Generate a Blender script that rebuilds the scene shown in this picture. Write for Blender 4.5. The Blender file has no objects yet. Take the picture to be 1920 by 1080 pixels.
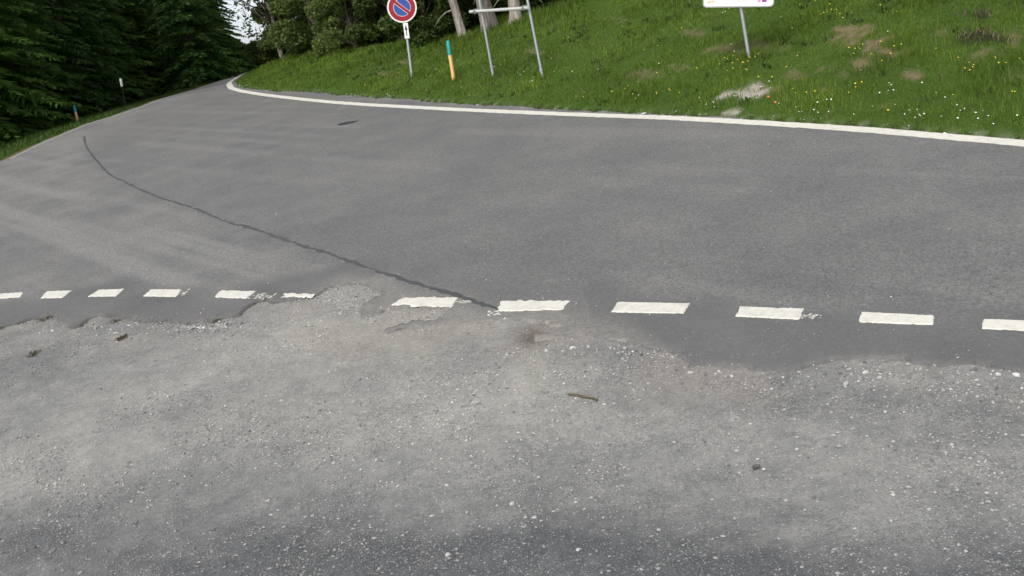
import bpy, bmesh, math, random
import numpy as np
from mathutils import Vector, Matrix

random.seed(7)
RNG = np.random.default_rng(11)
scene = bpy.context.scene
COL = scene.collection

# ------------------------------------------------------------------ camera
FPX, PITCH, ROLL, CAM_H = 1800.0, math.radians(14.0), math.radians(11.5), 3.0
CF = np.array([0, math.cos(PITCH), -math.sin(PITCH)])
_r0 = np.array([1.0, 0, 0]); _u0 = np.array([0, math.sin(PITCH), math.cos(PITCH)])
CR = math.cos(ROLL) * _r0 - math.sin(ROLL) * _u0
CU = math.cos(ROLL) * _u0 + math.sin(ROLL) * _r0
CP = np.array([0, 0, CAM_H])
cam_data = bpy.data.cameras.new("camera")
cam_data.sensor_width = 36.0
cam_data.lens = FPX / 1920 * 36.0
cam_data.clip_start = 0.05
cam_data.clip_end = 3000
cam = bpy.data.objects.new("camera", cam_data)
COL.objects.link(cam)
cam.matrix_world = Matrix(((CR[0], CU[0], -CF[0], CP[0]), (CR[1], CU[1], -CF[1], CP[1]),
                           (CR[2], CU[2], -CF[2], CP[2]), (0, 0, 0, 1)))
scene.camera = cam

# ------------------------------------------------------------------ light
SUN_EL, SUN_AZ = math.radians(48), math.radians(-152)     # azimuth from +Y, clockwise positive: the sun stands to the left
world = bpy.data.worlds.new("World"); scene.world = world; world.use_nodes = True
wn = world.node_tree
wn.nodes.clear()
sky = wn.nodes.new("ShaderNodeTexSky"); sky.sky_type = 'NISHITA'; sky.sun_disc = False
sky.sun_elevation = SUN_EL; sky.sun_rotation = SUN_AZ
sky.air_density = 0.8; sky.dust_density = 6.0; sky.ozone_density = 0.4; sky.altitude = 1000
bg = wn.nodes.new("ShaderNodeBackground"); bg.inputs[1].default_value = 0.14
wo = wn.nodes.new("ShaderNodeOutputWorld")
hs = wn.nodes.new("ShaderNodeHueSaturation"); hs.inputs["Saturation"].default_value = 0.35     # thin bright cloud over the whole sky
wn.links.new(sky.outputs[0], hs.inputs["Color"]); wn.links.new(hs.outputs[0], bg.inputs[0]); wn.links.new(bg.outputs[0], wo.inputs[0])
sd_ = bpy.data.lights.new("sun", 'SUN'); sd_.energy = 1.3; sd_.angle = math.radians(24); sd_.color = (1.0, 0.95, 0.86)
sun = bpy.data.objects.new("sun", sd_); COL.objects.link(sun)
_sdir = Vector((math.sin(SUN_AZ) * math.cos(SUN_EL), math.cos(SUN_AZ) * math.cos(SUN_EL), math.sin(SUN_EL)))
sun.rotation_euler = (-_sdir).to_track_quat('-Z', 'Y').to_euler()
vs = scene.view_settings
vs.view_transform = 'Standard'; vs.look = 'None'; vs.gamma = 1.0; vs.use_curve_mapping = False
vs.exposure = 0.75

# ------------------------------------------------------------------ helpers: noise, fields
def _hash(ix, iy, s):
    ix = ix.astype(np.int64); iy = iy.astype(np.int64)
    h = (ix * 374761393 + iy * 668265263 + s * 1274126177) & 0xFFFFFFFF
    h = ((h ^ (h >> 13)) * 1274126177) & 0xFFFFFFFF
    h = ((h ^ (h >> 16)) * 2246822519) & 0xFFFFFFFF
    return ((h ^ (h >> 15)) & 0xFFFFFF) / float(0xFFFFFF)
def vn(x, y, s=0):
    x = np.asarray(x, float); y = np.asarray(y, float)
    ix = np.floor(x); iy = np.floor(y); fx = x - ix; fy = y - iy
    fx = fx * fx * (3 - 2 * fx); fy = fy * fy * (3 - 2 * fy)
    a = _hash(ix, iy, s); b = _hash(ix + 1, iy, s); c = _hash(ix, iy + 1, s); d = _hash(ix + 1, iy + 1, s)
    return (a * (1 - fx) + b * fx) * (1 - fy) + (c * (1 - fx) + d * fx) * fy
def fbm(x, y, s=0, o=4):
    t = 0; a = .5; n = 0
    for k in range(o):
        t = t + a * vn(x, y, s + 17 * k); n += a; a *= .5
        x = np.asarray(x) * 2.03; y = np.asarray(y) * 2.03
    return t / n
def sstep(a, b, x):
    t = np.clip((np.asarray(x, float) - a) / (b - a), 0, 1)
    return t * t * (3 - 2 * t)
def seg_dist(x, y, pts):
    d = np.full(np.shape(x), 1e9)
    for (ax, ay), (bx, by) in zip(pts[:-1], pts[1:]):
        vx, vy = bx - ax, by - ay; L = vx * vx + vy * vy + 1e-12
        t = np.clip(((x - ax) * vx + (y - ay) * vy) / L, 0, 1)
        d = np.minimum(d, np.hypot(x - ax - t * vx, y - ay - t * vy))
    return d
def inside(x, y, poly):
    r = np.zeros(np.shape(x), bool)
    n = len(poly)
    for i in range(n):
        (ax, ay), (bx, by) = poly[i], poly[(i + 1) % n]
        if ay == by: continue
        c = ((ay > y) != (by > y)) & (x < (bx - ax) * (y - ay) / (by - ay) + ax)
        r ^= c
    return r
def sdist(x, y, poly):                       # signed: negative inside
    d = seg_dist(x, y, list(poly) + [poly[0]])
    return np.where(inside(x, y, poly), -d, d)

# the road climbs away from the lay-by at about 10 percent and flattens at the bend
_S0, _S1 = math.tan(math.radians(6)), 0.032
def base_z(y):
    y = np.asarray(y, float)
    a, b = 30.0, 36.0
    t = np.clip((y - a) / (b - a), 0, 1)
    z = _S0 * np.minimum(y, a) + (b - a) * (_S0 * t + (_S1 - _S0) * t * t / 2)
    z = z + _S1 * np.clip(y - b, 0, 80) - 0.03 * np.clip(y - 140, 0, 600)
    return z
def ray(px, py):
    d = CF * FPX + CR * (px - 960) + CU * (540 - py)
    return d / np.linalg.norm(d)
def march(px, py, fz, tmax=200, step=0.1):
    d = ray(px, py)
    t = np.arange(2.0, tmax, step)
    x, y, z = d[0] * t, d[1] * t, CAM_H + d[2] * t
    below = z < fz(x, y)
    if not below.any():
        return None
    i = int(np.argmax(below)); lo, hi = t[i] - step, t[i]
    for _ in range(30):
        m = (lo + hi) / 2
        if CAM_H + d[2] * m < float(fz(np.array([d[0] * m]), np.array([d[1] * m]))[0]): hi = m
        else: lo = m
    return CP + d * hi
def at(px, py):                              # a point of the road surface
    q = march(px, py, lambda x, y: base_z(y))
    return (q[0], q[1])
def atl(l): return [at(*p) for p in l]
def project(x, y, z):
    q = np.stack([x, y, np.asarray(z) - CAM_H], -1)
    w = q @ CF
    return 960 + FPX * (q @ CR) / w, 540 - FPX * (q @ CU) / w, w
def smooth_line(pts, n=8):                   # Catmull-Rom
    P = [np.array(p, float) for p in pts]; P = [2 * P[0] - P[1]] + P + [2 * P[-1] - P[-2]]
    o = []
    for i in range(1, len(P) - 2):
        for k in range(n):
            t = k / n
            o.append(.5 * (2 * P[i] + (P[i + 1] - P[i - 1]) * t + (2 * P[i - 1] - 5 * P[i] + 4 * P[i + 1] - P[i + 2]) * t * t
                           + (3 * P[i] - P[i - 1] - 3 * P[i + 1] + P[i + 2]) * t ** 3))
    o.append(P[-2])
    return [tuple(p) for p in o]

# ------------------------------------------------------------------ the plan of the place (traced on the ground)
left_edge = atl([(-260, 418), (-120, 356), (0, 301), (74, 267), (154, 234), (207, 218), (267, 197), (356, 169), (415, 150), (448, 139.5), (466, 133.5)])
edge_px = [(2250, 300), (2080, 285), (1920, 269), (1802, 259), (1641, 245), (1480, 234), (1273, 222), (1073, 214.5), (840, 204.5), (640, 193), (530, 182), (474, 174.5), (444, 168.5), (431, 161), (434, 152), (455, 139.5), (470, 133.5)]
edge_line_pts = atl(edge_px)
strip_px = [(2250, 292), (2080, 277), (1920, 262), (1800, 252), (1640, 239), (1480, 228.5), (1327, 218), (1208, 212), (1136, 209), (1080, 207), (949, 198), (882, 195), (815, 190), (727, 183.5), (641, 178), (594, 172), (548, 172), (493, 168.5), (460, 165), (444, 160.5), (441, 153), (458, 140.5), (472, 133.8)]
strip_edge = atl(strip_px)
gravel_px = [(-300, 640), (-120, 625), (0, 612), (28, 604), (50, 599), (70, 593), (98, 590), (112, 596), (118, 606), (132, 611), (150, 606), (168, 596), (186, 590), (215, 593), (250, 597), (300, 600), (350, 602), (400, 598), (428, 591), (444, 588), (466, 575), (482, 565), (500, 561.5), (528, 563), (552, 561), (574, 556), (596, 552), (612, 543), (634, 534), (655, 532), (682, 533.5), (705, 541), (716, 549), (700, 556), (684, 566), (672, 584), (676, 592), (694, 596), (716, 588), (728, 580), (745, 577.5), (775, 577), (806, 579.5), (830, 580), (836, 588), (812, 597), (780, 600), (752, 603), (728, 612), (716, 622), (760, 617), (800, 611), (850, 607), (890, 606), (925, 601), (960, 597.5), (985, 597.5), (1010, 602), (1032, 607), (1046, 613), (1028, 622), (1010, 630), (1035, 632), (1070, 624), (1100, 622), (1125, 630), (1165, 642), (1205, 650), (1245, 656), (1275, 668), (1300, 682), (1350, 683), (1400, 686), (1450, 691), (1500, 689), (1530, 682), (1560, 675), (1600, 671), (1650, 669), (1700, 675), (1760, 681), (1820, 680), (1880, 689), (1920, 691), (2050, 706), (2250, 735)]
gravel_edge = atl(gravel_px)
_d = np.array(left_edge[-1]) - np.array(left_edge[-2]); _d /= np.linalg.norm(_d)
_fl = tuple(np.array(left_edge[-1]) + _d * 25); _fr = tuple(np.array(strip_edge[-1]) + _d * 25)
road_poly = gravel_edge + strip_edge + [_fr, _fl] + left_edge[::-1]
mound_poly = strip_edge + [_fr, (60, 150), (70, 0), (20, 2)]
def mound_d(x, y): return np.clip(-sdist(x, y, mound_poly), 0, None)
SLOPE = 0.2
def mound_raw(x, y):
    d = mound_d(x, y)
    return base_z(y) + SLOPE * d - .12 * np.minimum(d, .3) / .3 * 0
_cx, _cd = [], []
for cpx in [(474, 135), (500, 128), (530, 117), (560, 109), (620, 106), (700, 94), (760, 91), (880, 74), (960, 48), (1060, 20), (1100, 2), (1180, -60)]:
    q = march(cpx[0], cpx[1], mound_raw, 120)
    if q is not None:
        _cx.append(q[0]); _cd.append(float(mound_d(np.array([q[0]]), np.array([q[1]]))[0]))
_cx = np.array(_cx); _cd = np.array(_cd); _o = np.argsort(_cx); _cx = _cx[_o]; _cd = np.maximum(_cd[_o], .4)
def crest(x): return np.interp(x, _cx, _cd, right=_cd[-1] + 0) + np.clip(np.asarray(x) - _cx[-1], 0, 50) * 1.0
def ground_z(x, y):
    x = np.asarray(x, float); y = np.asarray(y, float)
    d = mound_d(x, y); c = crest(x)
    e = d - c
    # rises to the crest, then falls away gently into the wood
    h = SLOPE * np.where(e < 0, d, c) - np.where(e > 0, .10 * np.minimum(e, 14), 0)
    h = h + np.where(e > 14, .12 * np.minimum(e - 14, 60), 0)
    h = h + (fbm(x * .9, y * .9, 5, 3) - .5) * .16 * sstep(.2, 1.5, d) * sstep(0, 1, 12 - d)
    # left verge: a shallow ditch, then nearly level forest floor
    dl = seg_dist(x, y, left_edge + [_fl])
    L = (~inside(x, y, road_poly)) & (d <= 0) & (x < -1) & ((y > 20) | (x < -13))
    v = -.10 * sstep(0, .35, dl) - .05 * np.clip(dl - .3, 0, 3) + .05 * np.clip(dl - 6, 0, 60)
    return base_z(y) + np.where(d > 0, h, np.where(L, v, 0))
def atg(px, py):
    q = march(px, py, ground_z, 160)
    return q

# ------------------------------------------------------------------ helpers: meshes and objects
def mesh_np(name, V, F, mats=None, attrs=None, smooth=True, midx=None):
    V = np.asarray(V, np.float32); me = bpy.data.meshes.new(name)
    F = np.asarray(F, np.int32); k = F.shape[1]; n = len(F)
    me.vertices.add(len(V)); me.vertices.foreach_set("co", V.ravel())
    me.loops.add(n * k); me.loops.foreach_set("vertex_index", F.ravel())
    me.polygons.add(n); me.polygons.foreach_set("loop_start", np.arange(0, n * k, k, dtype=np.int32))
    me.polygons.foreach_set("use_smooth", np.full(n, smooth, bool))
    if midx is not None: me.polygons.foreach_set("material_index", np.asarray(midx, np.int32))
    for m in (mats or []): me.materials.append(m)
    for a, v in (attrs or {}).items():
        at_ = me.attributes.new(a, 'FLOAT', 'POINT'); at_.data.foreach_set("value", np.asarray(v, np.float32).ravel())
    me.update(calc_edges=True); me.validate()
    return me
def link(name, me, parent=None):
    o = bpy.data.objects.new(name, me); COL.objects.link(o)
    if parent is not None: o.parent = parent
    return o
def tag(o, label=None, cat=None, group=None, kind=None):
    if label: o['label'] = label
    if cat: o['category'] = cat
    if group: o['group'] = group
    if kind: o['kind'] = kind
    return o
def empty(name, loc, label, cat, group=None):
    o = bpy.data.objects.new(name, None); COL.objects.link(o); o.location = [float(v) for v in loc]
    o.empty_display_size = .2
    return tag(o, label, cat, group)
def bm_obj(name, bm, mat, parent=None, smooth=True, off=None):
    if off is not None:
        bmesh.ops.translate(bm, verts=bm.verts, vec=[-float(v) for v in off])
    bmesh.ops.recalc_face_normals(bm, faces=bm.faces)
    me = bpy.data.meshes.new(name); bm.to_mesh(me); bm.free()
    for m in (mat if isinstance(mat, (list, tuple)) else [mat]): me.materials.append(m)
    if smooth:
        me.polygons.foreach_set("use_smooth", np.full(len(me.polygons), True)); 
        try: me.set_sharp_from_angle(angle=math.radians(40))
        except Exception: pass
    return link(name, me, parent)
def tube(bm, pts, rad, seg=12, caps=True):
    pts = [Vector([float(c) for c in p]) for p in pts]
    if not isinstance(rad, (list, tuple)): rad = [rad] * len(pts)
    rings = []
    up = Vector((0.31, 0.17, 0.93)).normalized()
    for i, p in enumerate(pts):
        t = (pts[min(i + 1, len(pts) - 1)] - pts[max(i - 1, 0)]).normalized()
        a = t.cross(up)
        if a.length < .05: a = t.cross(Vector((1, 0, 0)))
        a.normalize(); b = t.cross(a)
        rings.append([bm.verts.new(p + (a * math.cos(2 * math.pi * k / seg) + b * math.sin(2 * math.pi * k / seg)) * rad[i]) for k in range(seg)])
    for r0, r1 in zip(rings[:-1], rings[1:]):
        for k in range(seg):
            bm.faces.new((r0[k], r0[(k + 1) % seg], r1[(k + 1) % seg], r1[k]))
    if caps:
        bm.faces.new(rings[0][::-1]); bm.faces.new(rings[-1])
def grid_mesh(xs, ys, zf, keep=None, attrs=None, name="m", mats=None):
    X, Y = np.meshgrid(xs, ys); Z = zf(X, Y)
    nx, ny = len(xs), len(ys)
    V = np.stack([X, Y, Z], -1).reshape(-1, 3)
    i = np.arange(nx * ny).reshape(ny, nx)
    F = np.stack([i[:-1, :-1], i[:-1, 1:], i[1:, 1:], i[1:, :-1]], -1).reshape(-1, 4)
    at_ = {k: f.reshape(-1) for k, f in (attrs(X, Y, Z) if attrs else {}).items()}
    if keep is not None:
        K = keep(X, Y).reshape(-1)
        F = F[K[F].any(1)]
        used = np.zeros(len(V), bool); used[F.ravel()] = True
        rm = np.cumsum(used) - 1; V = V[used]; F = rm[F]
        at_ = {k: v[used] for k, v in at_.items()}
    return mesh_np(name, V, F, mats, at_)
def rng_steps(*segs):
    o = []
    for a, b, s in segs:
        o.append(np.arange(a, b, s))
    return np.unique(np.round(np.concatenate(o), 4))

# ------------------------------------------------------------------ materials
def mat(name):
    m = bpy.data.materials.new(name); m.use_nodes = True; nt = m.node_tree
    b = nt.nodes["Principled BSDF"]
    return m, nt, b
class N:
    def __init__(self, nt): self.nt = nt
    def n(self, t, **k):
        o = self.nt.nodes.new(t)
        for a, v in k.items(): setattr(o, a, v)
        return o
    def l(self, a, b): self.nt.links.new(a, b)
    def attr(self, name):
        a = self.n("ShaderNodeAttribute"); a.attribute_name = name; return a.outputs["Fac"]
    def coord(self): return self.n("ShaderNodeTexCoord").outputs["Object"]
    def noise(self, scale, detail=3, vec=None, rough=.55):
        t = self.n("ShaderNodeTexNoise"); t.inputs["Scale"].default_value = scale; t.inputs["Detail"].default_value = detail
        t.inputs["Roughness"].default_value = rough
        self.l(vec if vec is not None else self.coord(), t.inputs["Vector"]); return t.outputs["Fac"]
    def vor(self, scale, out="Distance", vec=None, rnd=1.0):
        t = self.n("ShaderNodeTexVoronoi"); t.inputs["Scale"].default_value = scale; t.inputs["Randomness"].default_value = rnd
        self.l(vec if vec is not None else self.coord(), t.inputs["Vector"]); return t.outputs[out]
    def ramp(self, fac, stops):
        r = self.n("ShaderNodeValToRGB"); e = r.color_ramp.elements
        while len(e) > 1: e.remove(e[0])
        for i, (p, c) in enumerate(stops):
            q = e[0] if i == 0 else e.new(p)
            q.position = p; q.color = (*c, 1) if len(c) == 3 else c
        self.l(fac, r.inputs[0]); return r.outputs[0]
    def mix(self, fac, a, b, mode='MIX'):
        m = self.n("ShaderNodeMix", data_type='RGBA', blend_type=mode)
        for s, v in ((m.inputs[0], fac), (m.inputs[6], a), (m.inputs[7], b)):
            if isinstance(v, (int, float)): s.default_value = v
            elif isinstance(v, tuple): s.default_value = (*v, 1)
            else: self.l(v, s)
        return m.outputs[2]
    def math(self, op, a, b=0.0, clamp=False):
        m = self.n("ShaderNodeMath", operation=op); m.use_clamp = clamp
        for s, v in ((m.inputs[0], a), (m.inputs[1], b)):
            if isinstance(v, (int, float)): s.default_value = v
            else: self.l(v, s)
        return m.outputs[0]
    def maprange(self, v, a, b, c=0.0, d=1.0):
        m = self.n("ShaderNodeMapRange"); self.l(v, m.inputs[0])
        for i, q in enumerate((a, b, c, d)): m.inputs[i + 1].default_value = q
        return m.outputs[0]
    def bump(self, h, strength, dist, target, prev=None):
        b = self.n("ShaderNodeBump"); b.inputs["Strength"].default_value = strength; b.inputs["Distance"].default_value = dist
        self.l(h, b.inputs["Height"])
        if prev is not None: self.l(prev, b.inputs["Normal"])
        self.l(b.outputs[0], target.inputs["Normal"]); return b.outputs[0]
def simple(name, col, rough=.6, metal=0.0, var=.12, scale=9, bump=0.0):
    m, nt, b = mat(name); q = N(nt)
    n = q.noise(scale, 4)
    c = q.mix(n, tuple(v * (1 - var) for v in col), tuple(min(1, v * (1 + var)) for v in col))
    q.l(c, b.inputs["Base Color"]); b.inputs["Roughness"].default_value = rough; b.inputs["Metallic"].default_value = metal
    if bump: q.bump(q.noise(scale * 6, 3), bump, .004, b)
    return m
def foliage(name, c0, c1, trans=.25, rough=.65, tip=None):
    m, nt, b = mat(name); q = N(nt)
    a = q.attr("rnd")
    big = q.noise(.6, 2)
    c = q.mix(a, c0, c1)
    c = q.mix(q.maprange(big, .35, .65, 0, .55), c, tuple(v * .62 for v in c0))
    if tip: c = q.mix(q.attr("tip"), c, tip)
    q.l(c, b.inputs["Base Color"]); b.inputs["Roughness"].default_value = rough
    b.inputs["Specular IOR Level"].default_value = .25
    t = q.n("ShaderNodeBsdfTranslucent"); q.l(c, t.inputs[0])
    mx = q.n("ShaderNodeMixShader"); mx.inputs[0].default_value = trans
    q.l(b.outputs[0], mx.inputs[1]); q.l(t.outputs[0], mx.inputs[2])
    q.l(mx.outputs[0], nt.nodes["Material Output"].inputs[0])
    return m

def make_road_mat():
    m, nt, b = mat("asphalt"); q = N(nt)
    co = q.coord()
    old = q.attr("old"); dust = q.attr("dust"); streak = q.attr("streak")
    fine = q.noise(160, 3); mid = q.noise(22, 4); big = q.noise(1.1, 4)
    c = q.mix(q.maprange(big, .3, .7), (.118, .119, .119), (.166, .166, .162))
    c = q.mix(old, c, q.mix(q.maprange(big, .3, .7), (.122, .125, .126), (.205, .202, .192)))
    c = q.mix(q.math('MULTIPLY', streak, .65), c, (.25, .248, .240))
    c = q.mix(q.maprange(mid, .3, .7, 0, .35), c, (.105, .105, .104))
    cell = q.vor(62, "Color"); c = q.mix(1.0, c, q.mix(cell, (.62, .62, .625), (1.38, 1.38, 1.37)), 'MULTIPLY')
    gr = q.noise(30, 3, rough=.8); c = q.mix(1.0, c, q.mix(q.maprange(gr, .25, .75), (.80, .80, .805), (1.20, 1.20, 1.19)), 'MULTIPLY')
    c = q.mix(q.math('MULTIPLY', q.attr('fresh'), .75), c, q.mix(q.maprange(big, .3, .7), (.088, .088, .089), (.112, .112, .112)))
    # mineral grains
    sp = q.vor(210, "Distance"); spc = q.vor(210, "Color")
    sel = q.math('MULTIPLY', q.maprange(sp, .22, .30, 1, 0), q.maprange(spc, .62, .7, 0, 1))
    c = q.mix(q.math('MULTIPLY', sel, .55), c, (.34, .335, .32))
    c = q.mix(q.maprange(fine, .35, .7, 0, .4), c, (.085, .085, .086))
    # loose white grit, sparse
    g = q.vor(34, "Distance"); gc = q.vor(34, "Color")
    gs = q.math('MULTIPLY', q.maprange(g, .09, .13, 1, 0), q.maprange(gc, .70, .72, 0, 1))
    gs = q.math('MULTIPLY', gs, q.attr("grit"))
    c = q.mix(gs, c, (.55, .53, .49))
    d = q.math('MULTIPLY', dust, q.maprange(q.noise(24, 6, rough=.75), .35, .6, .1, 1))
    c = q.mix(d, c, (.30, .283, .250))
    c = q.mix(q.math('MULTIPLY', q.math('MULTIPLY', q.attr('rim'), .7), q.maprange(q.noise(26, 5, rough=.8), .38, .58, .2, 1)), c, (.050, .048, .045))
    q.l(c, b.inputs["Base Color"])
    b.inputs["Roughness"].default_value = .82; b.inputs["Specular IOR Level"].default_value = .35
    h = q.math('ADD', q.math('MULTIPLY', q.vor(170), .6), q.math('MULTIPLY', fine, .6))
    h = q.math('ADD', h, q.math('MULTIPLY', gs, 1.5))
    q.bump(h, .55, .004, b)
    return m
def make_gravel_mat():
    m, nt, b = mat("gravel_dust"); q = N(nt)
    tone = q.attr("tone"); warm = q.attr("warm")
    n1 = q.noise(6, 6, rough=.65); n2 = q.noise(70, 4, rough=.7); n3 = q.noise(230, 2)
    t = q.math('ADD', tone, q.math('MULTIPLY', q.math('SUBTRACT', n1, .5), .7))
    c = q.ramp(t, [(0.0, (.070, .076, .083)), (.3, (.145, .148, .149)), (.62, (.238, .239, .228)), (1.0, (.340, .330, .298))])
    c = q.mix(q.math('MULTIPLY', warm, .4), c, (.30, .265, .225))
    c = q.mix(q.maprange(n2, .35, .7, 0, .42), c, q.mix(.5, c, (.09, .09, .09)))
    c = q.mix(q.maprange(n3, .5, .75, 0, .35), c, (.34, .335, .32))
    c = q.mix(q.math('MULTIPLY', q.attr('hollow_brown'), .85), c, (.105, .082, .068))
    # small grains: each cell its own grey
    v = q.vor(95, "Distance"); vc = q.vor(95, "Color")
    sel = q.math('MULTIPLY', q.maprange(v, .34, .46, 1, 0), q.maprange(vc, .30, .38, 0, 1))
    sel = q.math('MULTIPLY', sel, q.maprange(q.noise(2.3, 4), .38, .58, .3, 1))
    c = q.mix(q.math('MULTIPLY', sel, .75), c, q.ramp(vc, [(0, (.06, .06, .06)), (.6, (.16, .16, .16)), (.8, (.33, .33, .32)), (1, (.62, .61, .58))]))
    v2 = q.vor(42, "Distance"); vc2 = q.vor(42, "Color")
    sel2 = q.math('MULTIPLY', q.maprange(v2, .22, .30, 1, 0), q.maprange(vc2, .60, .64, 0, 1))
    sel2 = q.math('MULTIPLY', sel2, q.maprange(q.noise(3.1, 4), .45, .62, .1, 1))
    c = q.mix(q.math('MULTIPLY', sel2, .6), c, q.ramp(vc2, [(.6, (.13, .13, .13)), (.72, (.33, .325, .31)), (.95, (.60, .59, .56))]))
    c = q.mix(1.0, c, q.mix(q.maprange(q.noise(28, 4, rough=.8), .25, .75), (.68, .68, .69), (1.26, 1.26, 1.24)), 'MULTIPLY')
    q.l(c, b.inputs["Base Color"]); b.inputs["Roughness"].default_value = .9; b.inputs["Specular IOR Level"].default_value = .25
    h = q.math('ADD', q.math('MULTIPLY', q.math('SUBTRACT', 1.0, v), sel), q.math('ADD', q.math('MULTIPLY', n2, .9), q.math('MULTIPLY', sel2, .8)))
    q.bump(h, .8, .008, b)
    return m
def make_ground_mat():
    m, nt, b = mat("turf_soil"); q = N(nt)
    soil = q.attr("soil"); pale = q.attr("pale"); wood = q.attr("wood")
    c = q.mix(q.noise(3, 5), (.035, .070, .012), (.065, .110, .020))
    s = q.mix(q.noise(14, 5), (.13, .095, .055), (.25, .195, .125))
    c = q.mix(q.math('MULTIPLY', soil, q.maprange(q.noise(18, 5, rough=.7), .25, .5, .5, 1)), c, s)
    c = q.mix(pale, c, q.mix(q.noise(40, 4), (.24, .21, .17), (.50, .47, .42)))
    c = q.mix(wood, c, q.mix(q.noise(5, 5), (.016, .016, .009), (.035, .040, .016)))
    q.l(c, b.inputs["Base Color"]); b.inputs["Roughness"].default_value = .95; b.inputs["Specular IOR Level"].default_value = .1
    q.bump(q.noise(25, 5, rough=.7), .9, .04, b)
    return m
def make_paint(name, col, wear=.3):
    m, nt, b = mat(name); q = N(nt)
    n = q.noise(38, 6, rough=.7); big = q.noise(4, 4)
    c = q.mix(big, tuple(v * .93 for v in col), col)
    c = q.mix(q.maprange(n, .56, .70, 0, wear), c, (.33, .32, .30))
    c = q.mix(q.maprange(q.noise(120, 3), .5, .75, 0, .25), c, (.5, .48, .43))
    c = q.mix(q.maprange(q.noise(9, 5, rough=.7), .46, .72, 0, .5), c, (.34, .335, .31))
    q.l(c, b.inputs["Base Color"]); b.inputs["Roughness"].default_value = .7
    q.bump(q.noise(110, 3), .35, .003, b)
    return m
def make_stone_mat():
    m, nt, b = mat("stone"); q = N(nt)
    a = q.attr("rnd")
    c = q.ramp(a, [(0, (.08, .082, .085)), (.3, (.19, .19, .188)), (.55, (.34, .335, .32)), (.8, (.44, .435, .415)), (1, (.58, .575, .55))])
    c = q.mix(q.maprange(q.noise(90, 4), .35, .7, 0, .4), c, q.mix(.6, c, (.1, .1, .1)))
    q.l(c, b.inputs["Base Color"]); b.inputs["Roughness"].default_value = .8
    q.bump(q.noise(140, 3), .4, .003, b)
    return m
def make_bark(name, c0, c1):
    m, nt, b = mat(name); q = N(nt)
    mp = q.n("ShaderNodeMapping"); mp.inputs["Scale"].default_value = (1, 1, .22); q.l(q.coord(), mp.inputs[0])
    n = q.noise(16, 6, mp.outputs[0], .7); v = q.vor(26, "Distance", mp.outputs[0])
    c = q.mix(q.maprange(n, .3, .7), c0, c1)
    c = q.mix(q.maprange(v, .0, .25, .6, 0), c, tuple(x * .35 for x in c0))
    q.l(c, b.inputs["Base Color"]); b.inputs["Roughness"].default_value = .9
    q.bump(q.math('ADD', n, v), .9, .03, b)
    return m
M_ROAD = make_road_mat(); M_GRAVEL = make_gravel_mat(); M_GROUND = make_ground_mat()
M_LINE = make_paint("road_paint", (.62, .605, .54), .7); M_DASH = make_paint("dash_paint", (.60, .59, .535), .9)
M_STONE = make_stone_mat()
M_TAR = simple("bitumen", (.062, .064, .066), .55, 0, .3, 30, .4)
M_GALV = simple("galvanised_steel", (.42, .44, .45), .42, .75, .15, 22, .15)
M_WHITE = simple("white_sign_face", (.80, .80, .78), .4, 0, .03, 6)
M_RED = simple("red_sign_face", (.27, .006, .014), .4, 0, .06, 6)
M_BLUE = simple("blue_sign_face", (.018, .070, .30), .4, 0, .06, 6)
M_PINK = simple("pale_outline", (.62, .42, .46), .4, 0, .05, 6)
M_BLACK = simple("black_print", (.012, .012, .014), .5, 0, .1, 6)
M_YELLOW = simple("yellow_print", (.62, .45, .16), .5, 0, .1, 40)
M_PURPLE = simple("purple_print", (.23, .045, .24), .5, 0, .1, 40)
M_GREYPRINT = simple("grey_print", (.50, .51, .56), .5, 0, .1, 40)
M_TEAL = simple("teal_paint", (.012, .26, .24), .5, 0, .15, 20, .2)
M_OCHRE = simple("ochre_wood", (.66, .43, .17), .7, 0, .2, 30, .3)
M_ORANGE_W = simple("orange_wood", (.42, .17, .045), .7, 0, .2, 30, .3)
M_SPRUCE = foliage("spruce_needles", (.050, .115, .018), (.105, .190, .032), .3)
M_SPRUCE2 = foliage("spruce_needles_blue", (.042, .100, .024), (.082, .165, .038), .3)
M_LEAF = foliage("olive_leaves", (.088, .135, .032), (.150, .205, .055), .4)
M_LEAF2 = foliage("dark_leaves", (.046, .082, .016), (.085, .130, .028), .35)
M_BARK = make_bark("spruce_bark", (.075, .055, .042), (.19, .155, .125))
M_BARKP = make_bark("pale_bark", (.10, .082, .068), (.42, .38, .33))
M_GRASS = foliage("grass_blades", (.084, .154, .014), (.165, .250, .030), .42, .6, (.17, .22, .05))
M_GRASS_D = foliage("verge_blades", (.050, .100, .015), (.085, .145, .026), .35, .6, (.09, .11, .04))
M_STALK = foliage("straw_stalks", (.13, .15, .05), (.24, .22, .10), .3)
M_DRY = foliage("dry_stalks", (.10, .085, .05), (.20, .16, .10), .2)
M_PETAL_W = simple("white_petals", (.78, .78, .72), .6, 0, .05, 30)
M_PETAL_Y = simple("yellow_petals", (.78, .60, .05), .6, 0, .08, 30)
M_PETAL_O = simple("orange_petals", (.62, .16, .04), .6, 0, .08, 30)
M_STEM = simple("green_stem", (.06, .12, .02), .7, 0, .1, 30)
M_WOODSTICK = make_bark("dead_twig_bark", (.05, .04, .022), (.15, .125, .075))

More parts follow.
